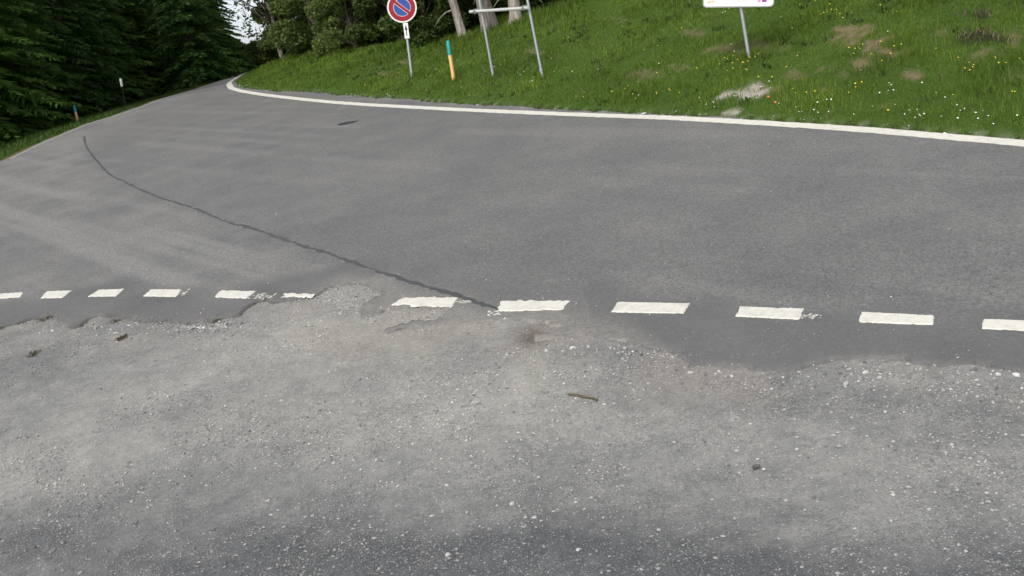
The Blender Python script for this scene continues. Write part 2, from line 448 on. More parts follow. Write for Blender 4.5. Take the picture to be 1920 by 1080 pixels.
# ------------------------------------------------------------------ ground
pale_blobs, soil_blobs = [], []
def blob(px, py, rx, ry, lst, w=1.0):
    c = atg(px, py); a = atg(px + rx, py); b_ = atg(px, py - ry)
    if c is None or a is None or b_ is None: return
    lst.append((c[0], c[1], a[0] - c[0], a[1] - c[1], b_[0] - c[0], b_[1] - c[1], w))
for p in [(1600, 66, 38, 19, 1), (1640, 84, 32, 15, 1), (1615, 122, 20, 9, 1), (1660, 100, 22, 10, 1), (1703, 142, 20, 10, 1), (1548, 128, 13, 6), (1584, 139, 9, 5), (1730, 58, 10, 5), (1215, 138, 32, 8), (1270, 128, 22, 6), (1360, 92, 40, 8), (1330, 28, 20, 5), (1160, 34, 14, 5), (1425, 85, 45, 9), (1300, 62, 24, 6), (1420, 168, 40, 16), (725, 140, 26, 5), (1010, 100, 30, 5), (760, 118, 18, 4), (1770, 65, 16, 6), (1775, 140, 12, 6), (1850, 100, 34, 10), (1905, 75, 18, 18), (1905, 145, 24, 7), (1545, 166, 7, 4), (1650, 200, 9, 4), (1500, 145, 24, 12), (1560, 210, 10, 4)]:
    blob(*p[:4], soil_blobs, 1.3 if len(p) > 4 else .8)
for p in [(1395, 177, 46, 7), (1425, 170, 22, 8), (1350, 184, 20, 4), (1372, 211, 18, 5), (1350, 156, 6, 4)]:
    blob(*p, pale_blobs)
brush_blobs = []
for p in [(1850, 66, 42, 16), (1815, 72, 26, 10), (1870, 78, 34, 9), (1840, 30, 30, 8)]:
    blob(*p, brush_blobs)
def blobs(x, y, lst, seed):
    r = np.zeros(np.shape(x))
    for (cx, cy, ax, ay, bx, by, w) in lst:
        det = ax * by - ay * bx
        dx, dy = x - cx, y - cy
        u = (dx * by - dy * bx) / det; v = (ax * dy - ay * dx) / det
        d = np.sqrt(u * u + v * v) + (fbm(x * 6, y * 6, seed, 4) - .5) * 2.4
        r = np.maximum(r, w * (1 - sstep(.45, 1.2, d)))
    return r
def ground_top(x, y):
    sr = sdist(x, y, road_poly)
    near = (y < 13) & (mound_d(x, y) <= 0)
    z = ground_z(x, y) - .14 * (1 - sstep(-.12, .04, sr)) - np.where(near & (sr > 0), .22, 0)
    return z
def ground_attrs(x, y, z):
    d = mound_d(x, y); e = d - crest(x)
    dl = seg_dist(x, y, left_edge + [_fl])
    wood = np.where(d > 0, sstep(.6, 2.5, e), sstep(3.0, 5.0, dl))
    pale = np.maximum(blobs(x, y, pale_blobs, 31), .55 * (1 - sstep(.0, .10, np.where(d > 0, d, 9))) * vn(x * 3, y * 3, 8))
    soil = .7 * blobs(x, y, soil_blobs, 30)
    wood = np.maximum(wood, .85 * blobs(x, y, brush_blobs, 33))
    soil = np.maximum(soil, np.where(d <= 0, .7 * (1 - sstep(0, .5, dl)), 0))
    return dict(wood=wood, pale=pale, soil=soil)
gx = rng_steps((-900, -100, 80), (-100, -40, 10), (-40, -16, 1.0), (-16, 16, .14), (16, 40, 1), (40, 100, 10), (100, 901, 80))
gy = rng_steps((-300, -20, 40), (-20, 3, 2), (3, 8, .5), (8, 42, .14), (42, 70, .8), (70, 200, 6), (200, 1500, 100))
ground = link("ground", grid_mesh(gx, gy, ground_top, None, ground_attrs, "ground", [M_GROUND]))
tag(ground, "grassy bank and forest floor around the bend", None, None, "structure")

# ------------------------------------------------------------------ road sheet
crack_px = [(157, 256), (159, 265), (163, 277), (170, 288), (180, 300), (203, 325), (233, 341), (267, 357), (300, 371), (333, 381), (367, 392), (400, 406), (433, 418), (467, 427), (517, 443), (567, 461), (600, 470), (640, 484), (694, 503), (756, 524), (819, 542.5), (866, 556.5), (912, 574), (938, 581)]
crack_pts = atl(crack_px)
old_poly = crack_pts + [at(1000, 640), at(0, 700), at(-300, 640), at(-260, 418), at(0, 301), at(100, 256)]
def road_sd(x, y):
    s = sdist(x, y, road_poly)
    near = seg_dist(x, y, gravel_edge)
    j = (fbm(x * 8, y * 8, 3, 5) - .5) * .20 + (fbm(x * 34, y * 34, 4, 2) - .5) * .07
    f = seg_dist(x, y, strip_edge)
    j2 = (fbm(x * 2.2, y * 2.2, 9, 4) - .5) * .30
    return s + j * (1 - sstep(.15, .7, near)) + j2 * (1 - sstep(.1, .5, f))
def road_z(x, y):
    s = road_sd(x, y)
    return base_z(y) - np.clip(s, 0, .1) * np.where(x < -.9, 3.0, 2.0)
def road_attrs(x, y, z):
    sg = seg_dist(x, y, gravel_edge)
    sd0 = sdist(x, y, road_poly)
    wm = sstep(-2.6, -1.6, x) * (1 - sstep(.7, 1.2, x))          # the worn stretch where gravel is dragged on to the road
    dust = (1 - sstep(0, .10 + .45 * wm, sg)) * (.15 + .45 * wm) * (.35 + fbm(x * 4, y * 4, 12, 3)) * sstep(.25, .6, fbm(x * 2, y * 2, 14, 3) + .3 * wm)
    old = sstep(0, .25, -sdist(x, y, old_poly))
    # tyre sweep streaks along the bend
    a = math.radians(128)
    u = x * math.cos(a) + y * math.sin(a); v = -x * math.sin(a) + y * math.cos(a)
    st = fbm(u * .09 + 3, v * 3.2, 40, 4)
    st2 = fbm(u * .20, v * .8, 44, 4)
    streak = sstep(.46, .70, st) * (.45 + .55 * old) * sstep(.28, .55, st2)
    dl = seg_dist(x, y, left_edge)
    streak = np.maximum(streak, (1 - sstep(.6, 3.5, dl)) * .8 * sstep(.25, .6, fbm(u * .15, v * .9, 47, 3)))
    df = seg_dist(x, y, strip_edge)
    dust = np.maximum(dust, (1 - sstep(.0, .22, df)) * .55 * sstep(.4, .7, fbm(x * 3, y * 3, 51, 3)))
    grit = np.clip((1 - sstep(.2, 4.5, sg)) * 1.1 * sstep(.3, .6, fbm(x * 1.3, y * 1.3, 60, 3)) + .12, 0, 1)
    rs = road_sd(x, y)
    rim = sstep(-.035, .0, rs) * (sg < .5) * np.where((x > -.9) & (x < .9), .25, np.where(x > 0, .62, 1.0)) * sstep(.3, .6, fbm(x * 7, y * 7, 63, 4) + np.where(x > 0, .0, .1))
    fresh = (1 - sstep(.55, 1.0, sg + (fbm(x * 1.5, y * 1.5, 66, 3) - .5) * .5)) * np.where((x > -1.2) & (x < .6), .4, .9)
    return dict(rim=rim, fresh=fresh, dust=np.clip(dust, 0, 1), old=old, streak=np.clip(streak, 0, 1), grit=grit)
rx = rng_steps((-30, -9, .18), (-9, 4.5, .028), (4.5, 14, .12))
ry = rng_steps((4, 13.0, .028), (13.0, 42, .1), (42, 112, 1.0))
road = link("road", grid_mesh(rx, ry, road_z, lambda x, y: sdist(x, y, road_poly) < .28, road_attrs, "road", [M_ROAD]))

tag(road, "grey asphalt road bending away round the grass bank", None, None, "structure")

def ribbon(name, pts, w, mat_, parent, lift=.006, jit=0.0, dens=.06, label=None):
    P = np.array(pts); seg = np.hypot(*np.diff(P, axis=0).T); s = np.concatenate([[0], np.cumsum(seg)])
    n = max(4, int(s[-1] / dens)); t = np.linspace(0, s[-1], n)
    X = np.interp(t, s, P[:, 0]); Y = np.interp(t, s, P[:, 1])
    tx, ty = np.gradient(X), np.gradient(Y); L = np.hypot(tx, ty); nx, ny = -ty / L, tx / L
    W = w(t / s[-1]) if callable(w) else np.full(n, w)
    a = W / 2 + jit * (vn(t * 14, t * 0, 71) - .5); b_ = W / 2 + jit * (vn(t * 14, t * 0 + 5, 72) - .5)
    cols = [(-1, 0), (-1, 1), (0, 1), (1, 1), (1, 0)]
    V = []
    for sgn, up in cols:
        k = a if sgn < 0 else b_
        xx = X + nx * sgn * k; yy = Y + ny * sgn * k
        V.append(np.stack([xx, yy, base_z(yy) + (lift if up else -.01)], -1))
    V = np.stack(V, 1).reshape(-1, 3); m_ = len(cols)
    F = []
    for i in range(n - 1):
        for k in range(m_ - 1):
            F.append((i * m_ + k, i * m_ + k + 1, (i + 1) * m_ + k + 1, (i + 1) * m_ + k))
    o = link(name, mesh_np(name, V, F, [mat_], None, False), parent)
    if label: o['label'] = label
    return o
ribbon("edge_line", smooth_line(edge_line_pts, 8), .195, M_LINE, road, .006, .02, .08, "solid white edge line round the grass bank")
# faint worn line along the far left edge
_le = np.array(left_edge[2:]); 
_off = []
for i, p in enumerate(_le):
    t = _le[min(i + 1, len(_le) - 1)] - _le[max(i - 1, 0)]; t = t / np.linalg.norm(t)
    _off.append((p[0] + t[1] * .28, p[1] - t[0] * .28))
M_WORN = make_paint("worn_paint", (.30, .30, .285), .8)
ribbon("edge_line", smooth_line(_off, 6), .08, M_WORN, road, .005, .05, .1, "faint worn line along the left road edge")
ribbon("crack_seal", smooth_line(crack_pts, 6), lambda t: .022 + .022 * t + .010 * np.sin(t * 61) + .012 * np.sin(t * 137 + 1), M_TAR, road, .005, .045, .03, "dark bitumen seam curving across the asphalt")
# side joint of the white line seen as a short spur
sp = [at(1203, 215), at(1209, 211.5)]
ribbon("line_spur", [sp[0], sp[1]], .05, M_LINE, road, .007, .01, .04)

dash_px = [[(-30, 553), (44, 548), (38, 558), (-40, 563)], [(88, 546), (136, 544.5), (117, 559), (74, 560)], [(185, 543.5), (233, 541.7), (217, 556), (163, 557)], [(283, 542.5), (341, 542.5), (331, 557.5), (268, 556)], [(415, 544), (480, 546), (463, 560.5), (400, 558)], [(533, 549.5), (592, 551.5), (584, 558), (526, 558.5)], [(750, 557.5), (861, 556.5), (847, 577), (731, 573)], [(940, 563), (1069, 564.5), (1055, 581.5), (928, 585)], [(1158, 566), (1294, 568.7), (1282, 588.5), (1145, 586)], [(1387.5, 574.4), (1507.5, 579), (1500, 600), (1377, 594)], [(1615.5, 585), (1752, 591), (1750.5, 610), (1609, 605)], [(1843, 597.6), (1985, 604), (1980, 624), (1840, 617)]]
dash_wear = [.4, .25, .1, .25, .25, .8, .65, .3, .06, .12, .08, .05]
def make_dash(i, cs, wear):
    tl, tr, br, bl = [np.array(at(*c)) for c in cs]
    nu, nv = 46, 16
    us, vs_ = np.linspace(0, 1, nu), np.linspace(0, 1, nv)
    U, V_ = np.meshgrid(us, vs_)
    P = (tl[None, None] * ((1 - U) * (1 - V_))[..., None] + tr * (U * (1 - V_))[..., None] + br * (U * V_)[..., None] + bl * ((1 - U) * V_)[..., None])
    X, Y = P[..., 0], P[..., 1]
    # edge distance in metres, chipped by noise
    Lu = np.linalg.norm(tr - tl); Lv = np.linalg.norm(bl - tl)
    ed = np.minimum(np.minimum(U, 1 - U) * Lu, np.minimum(V_, 1 - V_) * Lv)
    chip = (fbm(X * 22, Y * 22, 80 + i, 4) - .5) * (.018 + .13 * wear) - .010 * wear
    hole = sstep(.70, .74, fbm(X * 9 + i, Y * 9, 91, 4)) * wear * .06
    h = np.clip((ed + chip - hole) * .7, -.006, .006)
    Z = base_z(Y) + h
    idx = np.arange(nu * nv).reshape(nv, nu)
    F = np.stack([idx[:-1, :-1], idx[1:, :-1], idx[1:, 1:], idx[:-1, 1:]], -1).reshape(-1, 4)
    keep = (h.reshape(-1)[F] > -.004).any(1)
    link("lane_dash", mesh_np("lane_dash", np.stack([X, Y, Z], -1).reshape(-1, 3), F[keep], [M_DASH], None, False), road)
for i, (c, w) in enumerate(zip(dash_px, dash_wear)): make_dash(i, c, w)
# smears of old paint beside two dashes
def paint_flecks(cx, cy, n, sx, sy, seed):
    r = random.Random(seed); bm = bmesh.new()
    for _ in range(n):
        x, y = at(cx + r.gauss(0, sx), cy + r.gauss(0, sy)); s = r.uniform(.008, .022)
        vs2 = []
        for k in range(5):
            a = 2 * math.pi * k / 5
            q = s * r.uniform(.5, 1.2)
            xx, yy = x + math.cos(a) * q, y + math.sin(a) * q
            vs2.append(bm.verts.new((xx, yy, float(base_z(yy)) + .004)))
        bm.faces.new(vs2)
    o = bm_obj("paint_fleck", bm, M_DASH, road, False); o['kind'] = 'stuff'
paint_flecks(490, 555, 40, 12, 2.5, 1); paint_flecks(1518, 594, 22, 9, 2.2, 2); paint_flecks(345, 549, 16, 5, 3, 3)
paint_flecks(868, 566, 22, 10, 3, 4); paint_flecks(925, 588, 12, 8, 2, 6)
# dark bitumen patch in the far lane
bm = bmesh.new()
pp = [(632, 234.5), (640, 231), (652, 228.6), (664, 227.2), (673, 226.8), (666, 229.5), (656, 232), (646, 234.2), (636, 235.6)]
ppw = atl(pp); top = [bm.verts.new((x, y, float(base_z(y)) + .006)) for x, y in ppw]; bot = [bm.verts.new((x, y, float(base_z(y)) - .01)) for x, y in ppw]
bm.faces.new(top[::-1])
for k in range(len(top)):
    bm.faces.new((top[k], top[(k + 1) % len(top)], bot[(k + 1) % len(top)], bot[k]))
o = bm_obj("bitumen_patch", bm, simple("black_bitumen", (.028, .028, .03), .5, 0, .3, 30), road, False); o['label'] = "small dark patch in the far lane"

# ------------------------------------------------------------------ gravel lay-by
gravel_poly = gravel_edge + [(6, 1), (4, -3), (-12, -3), (-14, 8)]
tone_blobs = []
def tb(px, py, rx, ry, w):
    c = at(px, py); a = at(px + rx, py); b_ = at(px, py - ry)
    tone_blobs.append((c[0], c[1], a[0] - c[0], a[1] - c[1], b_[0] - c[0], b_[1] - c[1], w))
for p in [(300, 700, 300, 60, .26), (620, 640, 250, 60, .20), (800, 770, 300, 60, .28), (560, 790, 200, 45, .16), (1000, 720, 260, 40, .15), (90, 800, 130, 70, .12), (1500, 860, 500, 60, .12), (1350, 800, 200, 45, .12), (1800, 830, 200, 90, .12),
          (760, 1065, 440, 100, -.52), (1100, 1085, 360, 85, -.42), (300, 1060, 420, 75, -.30), (600, 960, 260, 50, -.12), (1600, 1080, 450, 75, -.34), (60, 690, 150, 40, -.10), (420, 860, 200, 40, -.10), (1350, 740, 320, 26, -.10), (350, 610, 120, 14, -.12), (1750, 715, 240, 20, .08), (1480, 705, 200, 18, .08), (100, 1010, 260, 80, -.16), (1850, 1010, 220, 100, -.16), (120, 660, 200, 36, -.08), (1750, 800, 250, 40, -.08), (645, 556, 60, 24, .35), (560, 600, 120, 22, .15), (960, 612, 80, 12, .2), (780, 590, 60, 10, .15)]:  # negative bottom blobs paint the soft shade there into the gravel colour
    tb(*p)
def blob_sum(x, y, lst):
    r = np.zeros(np.shape(x))
    for (cx, cy, ax, ay, bx, by, w) in lst:
        det = ax * by - ay * bx; dx, dy = x - cx, y - cy
        u = (dx * by - dy * bx) / det; v = (ax * dy - ay * dx) / det
        r += w * np.exp(-(u * u + v * v))
    return r
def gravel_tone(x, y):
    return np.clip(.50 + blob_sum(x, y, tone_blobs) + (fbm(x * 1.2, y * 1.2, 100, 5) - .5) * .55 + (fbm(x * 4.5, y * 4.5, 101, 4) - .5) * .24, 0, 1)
HOLE = at(996, 624)
def gravel_z(x, y):
    wm = sstep(-2.3, -1.5, x) * (1 - sstep(.9, 1.4, x))
    st = np.where(x < 0, .026, .014) * (1 - wm) + .006 * wm
    sd0 = sdist(x, y, road_poly)
    n = (fbm(x * 1.1, y * 1.1, 110, 3) - .5) * .09 * sstep(.1, 1.0, sd0) + (fbm(x * 9, y * 9, 112, 4) - .5) * (.008 + .012 * sstep(.1, .6, sd0)) + (fbm(x * 34, y * 34, 113, 2) - .5) * .007
    return base_z(y) - st + n - .03 * np.exp(-(((x - HOLE[0]) / .15) ** 2 + ((y - HOLE[1]) / .24) ** 2)) - .012 * sstep(.3, 1.2, sd0) - np.where(sd0 < -.02, np.clip(-sd0 - .02, 0, .35) * .9, 0)
def gravel_attrs(x, y, z):
    sd0 = sdist(x, y, road_poly)
    warm = (1 - sstep(.1, 1.0, sd0)) * sstep(.40, .65, fbm(x * 2.2, y * 2.2, 120, 3) + .12 * np.exp(-((x + .6) / 1.6) ** 2))
    hole = np.exp(-(((x - HOLE[0]) / .13) ** 2 + ((y - HOLE[1]) / .22) ** 2)) * sstep(.25, .55, fbm(x * 9, y * 9, 125, 3) + .15)
    return dict(tone=np.clip(gravel_tone(x, y) - .45 * hole, 0, 1), warm=np.clip(warm, 0, 1), hollow_brown=hole)  # hollow mixed towards a dark brown
vx = rng_steps((-14, -7.5, .12), (-7.5, 4.2, .03), (4.2, 8, .15)); vy = rng_steps((-3, 3.0, .4), (3.0, 13, .03))
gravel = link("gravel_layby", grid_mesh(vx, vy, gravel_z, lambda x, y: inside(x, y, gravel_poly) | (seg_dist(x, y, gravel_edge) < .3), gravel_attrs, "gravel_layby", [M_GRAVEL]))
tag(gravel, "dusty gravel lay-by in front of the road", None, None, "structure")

# loose stones: five lump shapes scattered, one joined mesh
def ico():
    bm = bmesh.new(); bmesh.ops.create_icosphere(bm, subdivisions=1, radius=1)
    V = np.array([v.co[:] for v in bm.verts]); F = np.array([[v.index for v in f.verts] for f in bm.faces]); bm.free(); return V, F
ICO_V, ICO_F = ico()
def lump(seed, rough=.28):
    r = np.random.default_rng(seed)
    V = ICO_V * (1 + r.uniform(-rough, rough, (len(ICO_V), 1))); V = V * r.uniform([.8, .6, .45], [1.15, 1.0, .75])
    return V
def scatter_stones(X, Y, Zf, S, name, label, seed, rnd_bias=None, octa=False):
    r = np.random.default_rng(seed); n = len(X)
    Z = Zf(X, Y)
    if octa:
        B = np.array([(1, 0, 0), (-1, 0, 0), (0, 1, 0), (0, -1, 0), (0, 0, 1), (0, 0, -1)], float)
        Fb = np.array([(0, 2, 4), (2, 1, 4), (1, 3, 4), (3, 0, 4), (2, 0, 5), (1, 2, 5), (3, 1, 5), (0, 3, 5)])
    else: B, Fb = ICO_V, ICO_F
    nv = len(B)
    V = B[None] * (1 + r.uniform(-.3, .3, (n, nv, 1))) * r.uniform([.75, .55, .4], [1.2, 1.0, .8], (n, 1, 3))
    a = r.uniform(0, 2 * math.pi, n); ca, sa = np.cos(a)[:, None], np.sin(a)[:, None]
    x = V[..., 0] * ca - V[..., 1] * sa; y = V[..., 0] * sa + V[..., 1] * ca
    V = np.stack([x * S[:, None] + X[:, None], y * S[:, None] + Y[:, None], V[..., 2] * S[:, None] + (Z + .25 * S)[:, None]], -1).reshape(-1, 3)
    F = (Fb[None] + (np.arange(n) * nv)[:, None, None]).reshape(-1, 3)
    c = np.clip(r.beta(1.7, 1.0, n), 0, 1) if rnd_bias is None else rnd_bias
    o = link(name, mesh_np(name, V, F, [M_STONE], dict(rnd=np.repeat(c, nv)), False))
    tag(o, label, None, None, "stuff"); return o
def in_frame(x, y, z, mx=120, my=60):
    px, py, w = project(x, y, z)
    return (w > .5) & (px > -mx) & (px < 1920 + mx) & (py > -my) & (py < 1080 + my)
n = 330000
X = RNG.uniform(-8.5, 4.2, n); Y = RNG.uniform(3.0, 12.6, n)
ok = in_frame(X, Y, base_z(Y)) & (road_sd(X, Y) > -.01)
X, Y = X[ok], Y[ok]
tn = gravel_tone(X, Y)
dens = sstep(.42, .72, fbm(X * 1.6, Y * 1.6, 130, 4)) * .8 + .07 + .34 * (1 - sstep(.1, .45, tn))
dcl = np.zeros(len(X))
for (px, py, sx, sy, w) in [(390, 604, 70, 9, 2.2), (150, 602, 90, 9, .8), (600, 560, 60, 14, .5), (470, 780, 130, 60, .5), (370, 740, 60, 16, .5), (90, 900, 120, 60, .5), (720, 1030, 260, 50, .8), (1240, 690, 60, 12, .7), (1480, 720, 80, 20, .6), (1740, 735, 50, 22, .6), (820, 720, 60, 16, .4), (1000, 800, 50, 20, .5), (540, 840, 90, 30, .4), (1050, 640, 30, 8, .5)]:
    P_ = project(X, Y, base_z(Y)); dcl += w * np.exp(-((P_[0] - px) / sx) ** 2 - ((P_[1] - py) / sy) ** 2)
keep = RNG.uniform(0, 1, len(X)) < np.clip((dens + dcl) * .75, 0, 1)
X, Y = X[keep], Y[keep]
S = np.clip(.0034 * RNG.pareto(2.5, len(X)) + .0036, 0, .014)
scatter_stones(X, Y, gravel_z, S, "gravel_stones", "loose pale and grey gravel stones scattered over the lay-by", 5, np.clip(RNG.beta(1.5, 1.05, len(X)) * (.48 + .62 * gravel_tone(X, Y)), 0, 1), True)  # stones in the shade-painted bottom are coloured darker too
# coarser rubble under the broken edge
rp = [(RNG.normal(385, 48), RNG.normal(608, 9)) for _ in range(230)] + [(RNG.normal(150, 80), RNG.normal(606, 8)) for _ in range(90)] + [(RNG.normal(640, 50), RNG.normal(556, 12)) for _ in range(70)] + [(RNG.normal(1150, 90), RNG.normal(655, 9)) for _ in range(90)] + [(RNG.uniform(1280, 1920), RNG.normal(700, 12)) for _ in range(120)]
rp = np.array([at(*p) for p in rp]); rp = rp[road_sd(rp[:, 0], rp[:, 1]) > -.01]
scatter_stones(rp[:, 0], rp[:, 1], gravel_z, np.clip(.006 * RNG.pareto(2.4, len(rp)) + .007, 0, .026), "edge_debris", "coarser rubble broken off along the ragged asphalt edge", 8, np.clip(RNG.beta(1.3, 1.2, len(rp)), 0, .92))
# a few grains thrown on to the asphalt
n = 9000
X = RNG.uniform(-8, 4.2, n); Y = RNG.uniform(5, 14, n)
sdr = road_sd(X, Y)
ok = in_frame(X, Y, base_z(Y)) & (sdr < -.02) & (RNG.uniform(0, 1, n) < .55 * np.exp(sdr / 1.0) + .03)
X, Y = X[ok], Y[ok]
scatter_stones(X, Y, lambda x, y: base_z(y), np.clip(.003 * RNG.pareto(3, len(X)) + .0035, 0, .012), "road_grit", "stray grit thrown on to the asphalt from the lay-by", 6, None, True)

# single larger stones
def big_stone(px, py, s, label, tone, seed):
    s = s * .72; tone = .12 + .66 * tone
    x, y = at(px, py); z = float(gravel_z(np.array([x]), np.array([y]))[0])
    bm = bmesh.new(); bmesh.ops.create_icosphere(bm, subdivisions=2, radius=1)
    r = np.random.default_rng(seed)
    sc = r.uniform([.9, .7, .55], [1.15, 1.0, .8]); ph = r.uniform(0, 6, 6)
    for v in bm.verts:
        c = v.co; k = 1 + .16 * math.sin(3.1 * c.x + ph[0]) + .14 * math.sin(4.3 * c.y + ph[1]) + .12 * math.sin(5.2 * c.z + ph[2]) + .08 * math.sin(7 * (c.x + c.y) + ph[3])
        v.co = Vector((c.x * sc[0] * k, c.y * sc[1] * k, c.z * sc[2] * k)) * s
    me = bpy.data.meshes.new("stone"); bm.to_mesh(me); bm.free(); me.materials.append(M_STONE)
    a_ = me.attributes.new("rnd", 'FLOAT', 'POINT'); a_.data.foreach_set("value", np.full(len(me.vertices), tone, np.float32))
    o = link("stone", me); o.location = (x, y, z + .3 * s); o.rotation_euler = (0, 0, r.uniform(0, 6))
    tag(o, label, "stone", "larger single stones lying on the gravel")
for a in [(373, 613, .030, "largest pale stone in the rubble at the broken asphalt edge, left half", .84, 1),
          (355, 610, .024, "brownish stone among the rubble just left of the palest rubble stone", .62, 2),
          (418, 601, .026, "dark stone wedged under the broken asphalt edge near the tongue of gravel", .18, 3),
          (325, 598, .022, "small dark stone at the left end of the rubble under the asphalt edge", .2, 4),
          (1022, 828 - 116, .016, "pale stone on the gravel above the twig, left of it", .9, 5),
          (630, 692, .016, "lone dark-edged stone on the dusty gravel below the gravel tongue", .7, 6),
          (1055, 658, .017, "pale stone beside the brown hollow at the asphalt edge", .92, 7),
          (1078, 652, .017, "whitish oval stone right of the brown hollow", .95, 8),
          (1306, 664, .018, "pale round stone resting on the broken asphalt rim right of centre", .93, 9),
          (1020, 826, .020, "dark stone on bare gravel below the twig, left of it", .2, 10),
          (1153, 866, .018, "squat grey stone between the twig and the curled leaf", .4, 11),
          (1085, 1035, .019, "white stone near the bottom edge of the gravel, right of centre", .96, 12),
          (838, 1034, .020, "white stone in the dark coarse gravel at the bottom", .97, 13),
          (960, 941, .020, "pale stone in the coarse gravel a little below the middle", .9, 14),
          (1002, 970, .019, "pale flat stone just above the dark coarse gravel", .93, 15),
          (1333, 923, .018, "half pale stone on the smooth gravel below the curled leaf", .6, 16),
          (955, 739, .015, "small grey stone left of the twig", .5, 17),
          (314, 741, .019, "pale stone with dark underside on the left gravel", .8, 18),
          (316, 767, .017, "dark brown stone on the left gravel beneath the pale one", .12, 19),
          (380, 826, .024, "blocky grey stone in the middle of the left stony patch", .55, 20),
          (245, 930, .020, "grey stone low on the left gravel", .6, 21),
          (500, 932, .019, "light stone alone in the dusty lower left", .82, 22),
          (147, 1063, .020, "grey-brown stone at the bottom left", .5, 23),
          (1660, 767, .016, "white stone on the right gravel near the asphalt", .97, 24),
          (1694, 766, .015, "second white stone on the right gravel, just right of its twin", .95, 25)]:
    big_stone(*a)

# ------------------------------------------------------------------ vegetation builders
def blades(X, Y, Z, H, W, seed, lean=.45):
    r = np.random.default_rng(seed); n = len(X)
    a = r.uniform(0, 2 * math.pi, n); dx, dy = np.cos(a), np.sin(a)
    la = r.uniform(0, 2 * math.pi, n); ln = r.uniform(.05, lean, n) * H
    lx, ly = np.cos(la) * ln, np.sin(la) * ln
    B = np.stack([X, Y, Z - .01], -1); D = np.stack([dx * W / 2, dy * W / 2, 0 * W], -1)
    Mid = B + np.stack([lx * .35, ly * .35, H * .6], -1); T = B + np.stack([lx, ly, H * np.sqrt(np.clip(1 - (ln / H) ** 2 * .6, .3, 1))], -1)
    V = np.stack([B - D, B + D, Mid + D * .75, Mid - D * .75, T], 1).reshape(-1, 3)
    i = (np.arange(n) * 5)[:, None]
    F = np.concatenate([i + np.array([[0, 1, 2]]), i + np.array([[0, 2, 3]]), i + np.array([[3, 2, 4]])])
    tip = np.tile(np.array([0, 0, .3, .3, .7]), n)
    return V, F, tip
def grass_obj(name, X, Y, H, W, m, label, seed, lean=.45, rnd=None):
    Z = ground_top(X, Y)
    V, F, tip = blades(X, Y, Z, H, W, seed, lean)
    r = np.random.default_rng(seed + 1)
    rr = r.uniform(0, 1, len(X)) if rnd is None else rnd
    o = link(name, mesh_np(name, V, F, [m], dict(rnd=np.repeat(rr, 5), tip=tip * np.repeat(r.uniform(0, 1, len(X)) ** 3, 5)), True))
    return tag(o, label, None, None, "stuff")

# grass on the bank
n = 900000
X = RNG.uniform(-11, 14, n); Y = RNG.uniform(7.5, 46, n)
d = mound_d(X, Y)
ok = d > .02
X, Y, d = X[ok], Y[ok], d[ok]
e = d - crest(X)
ok = (e < 2.2) & in_frame(X, Y, ground_z(X, Y), 200, 90)
X, Y, d, e = X[ok], Y[ok], d[ok], e[ok]
bare = np.maximum(np.maximum(blobs(X, Y, soil_blobs, 30) * .72, blobs(X, Y, pale_blobs, 31)), blobs(X, Y, brush_blobs, 33) * .9)
dist = np.hypot(X, Y)
pk = np.clip(1.0 - bare * 1.05, 0, 1) * np.where(dist < 18, 1.0, .55)
keep = RNG.uniform(0, 1, len(X)) < pk
X, Y, d, e, bare, dist = [q[keep] for q in (X, Y, d, e, bare, dist)]
cl = fbm(X * 1.8, Y * 1.8, 140, 4)
H = (.045 + .075 * sstep(.35, .75, cl)) * RNG.uniform(.6, 1.3, len(X)) * (1 - .5 * bare)
H *= .45 + .55 * sstep(0, .5, d)
H += sstep(-1.0, .4, e) * RNG.uniform(0, .22, len(X)) * sstep(.3, .6, vn(X * 1.5, Y * 1.5, 150))
Wd = RNG.uniform(.006, .013, len(X)) * np.clip(dist / 13, 1, 2.2)
for fp in [(773, 145), (851.8, 152), (925.5, 146), (1017.5, 146), (1405, 112), (872, 74), (967, 47)]:
    g = atg(*fp); k = 130
    X = np.append(X, g[0] + RNG.normal(0, .09, k)); Y = np.append(Y, g[1] + RNG.normal(0, .09, k)); H = np.append(H, RNG.uniform(.06, .2, k)); Wd = np.append(Wd, RNG.uniform(.008, .018, k))
rr = np.clip(fbm(X * 1.1, Y * 1.1, 145, 3) * 1.5 - .25 + RNG.normal(0, .2, len(X)), 0, 1)
print("bank blades", len(X))
grass_obj("grass", X, Y, H, Wd, M_GRASS, "green meadow grass covering the roadside bank", 20, .75, rr)
# taller stalks and seed heads standing out of the turf
n = 9000
X2 = RNG.uniform(-10, 9, n); Y2 = RNG.uniform(8, 36, n); d2 = mound_d(X2, Y2)
ok = (d2 > .25) & (d2 - crest(X2) < 1.0) & (vn(X2 * .8, Y2 * .8, 170) > .42) & in_frame(X2, Y2, ground_z(X2, Y2), 60, 40)
X2, Y2 = X2[ok], Y2[ok]
grass_obj("meadow_stalks", X2, Y2, RNG.uniform(.10, .26, len(X2)), RNG.uniform(.004, .009, len(X2)), M_STALK, "thin straw-coloured stalks standing among the bank grass", 25, .5)
# verge grass at the left
n = 160000
X = RNG.uniform(-24, -6, n); Y = RNG.uniform(17, 60, n)
dl = seg_dist(X, Y, left_edge + [_fl])
ok = (sdist(X, Y, road_poly) > .12) & (mound_d(X, Y) <= 0) & (dl < 9) & in_frame(X, Y, ground_z(X, Y), 150, 60)
X, Y, dl = X[ok], Y[ok], dl[ok]
H = RNG.uniform(.06, .2, len(X)) * (.4 + .6 * sstep(.1, 1.0, dl))
grass_obj("verge_grass", X, Y, H, RNG.uniform(.012, .03, len(X)), M_GRASS_D, "dark verge grass between the left road edge and the spruces", 22, .7)
print("verge blades", len(X))
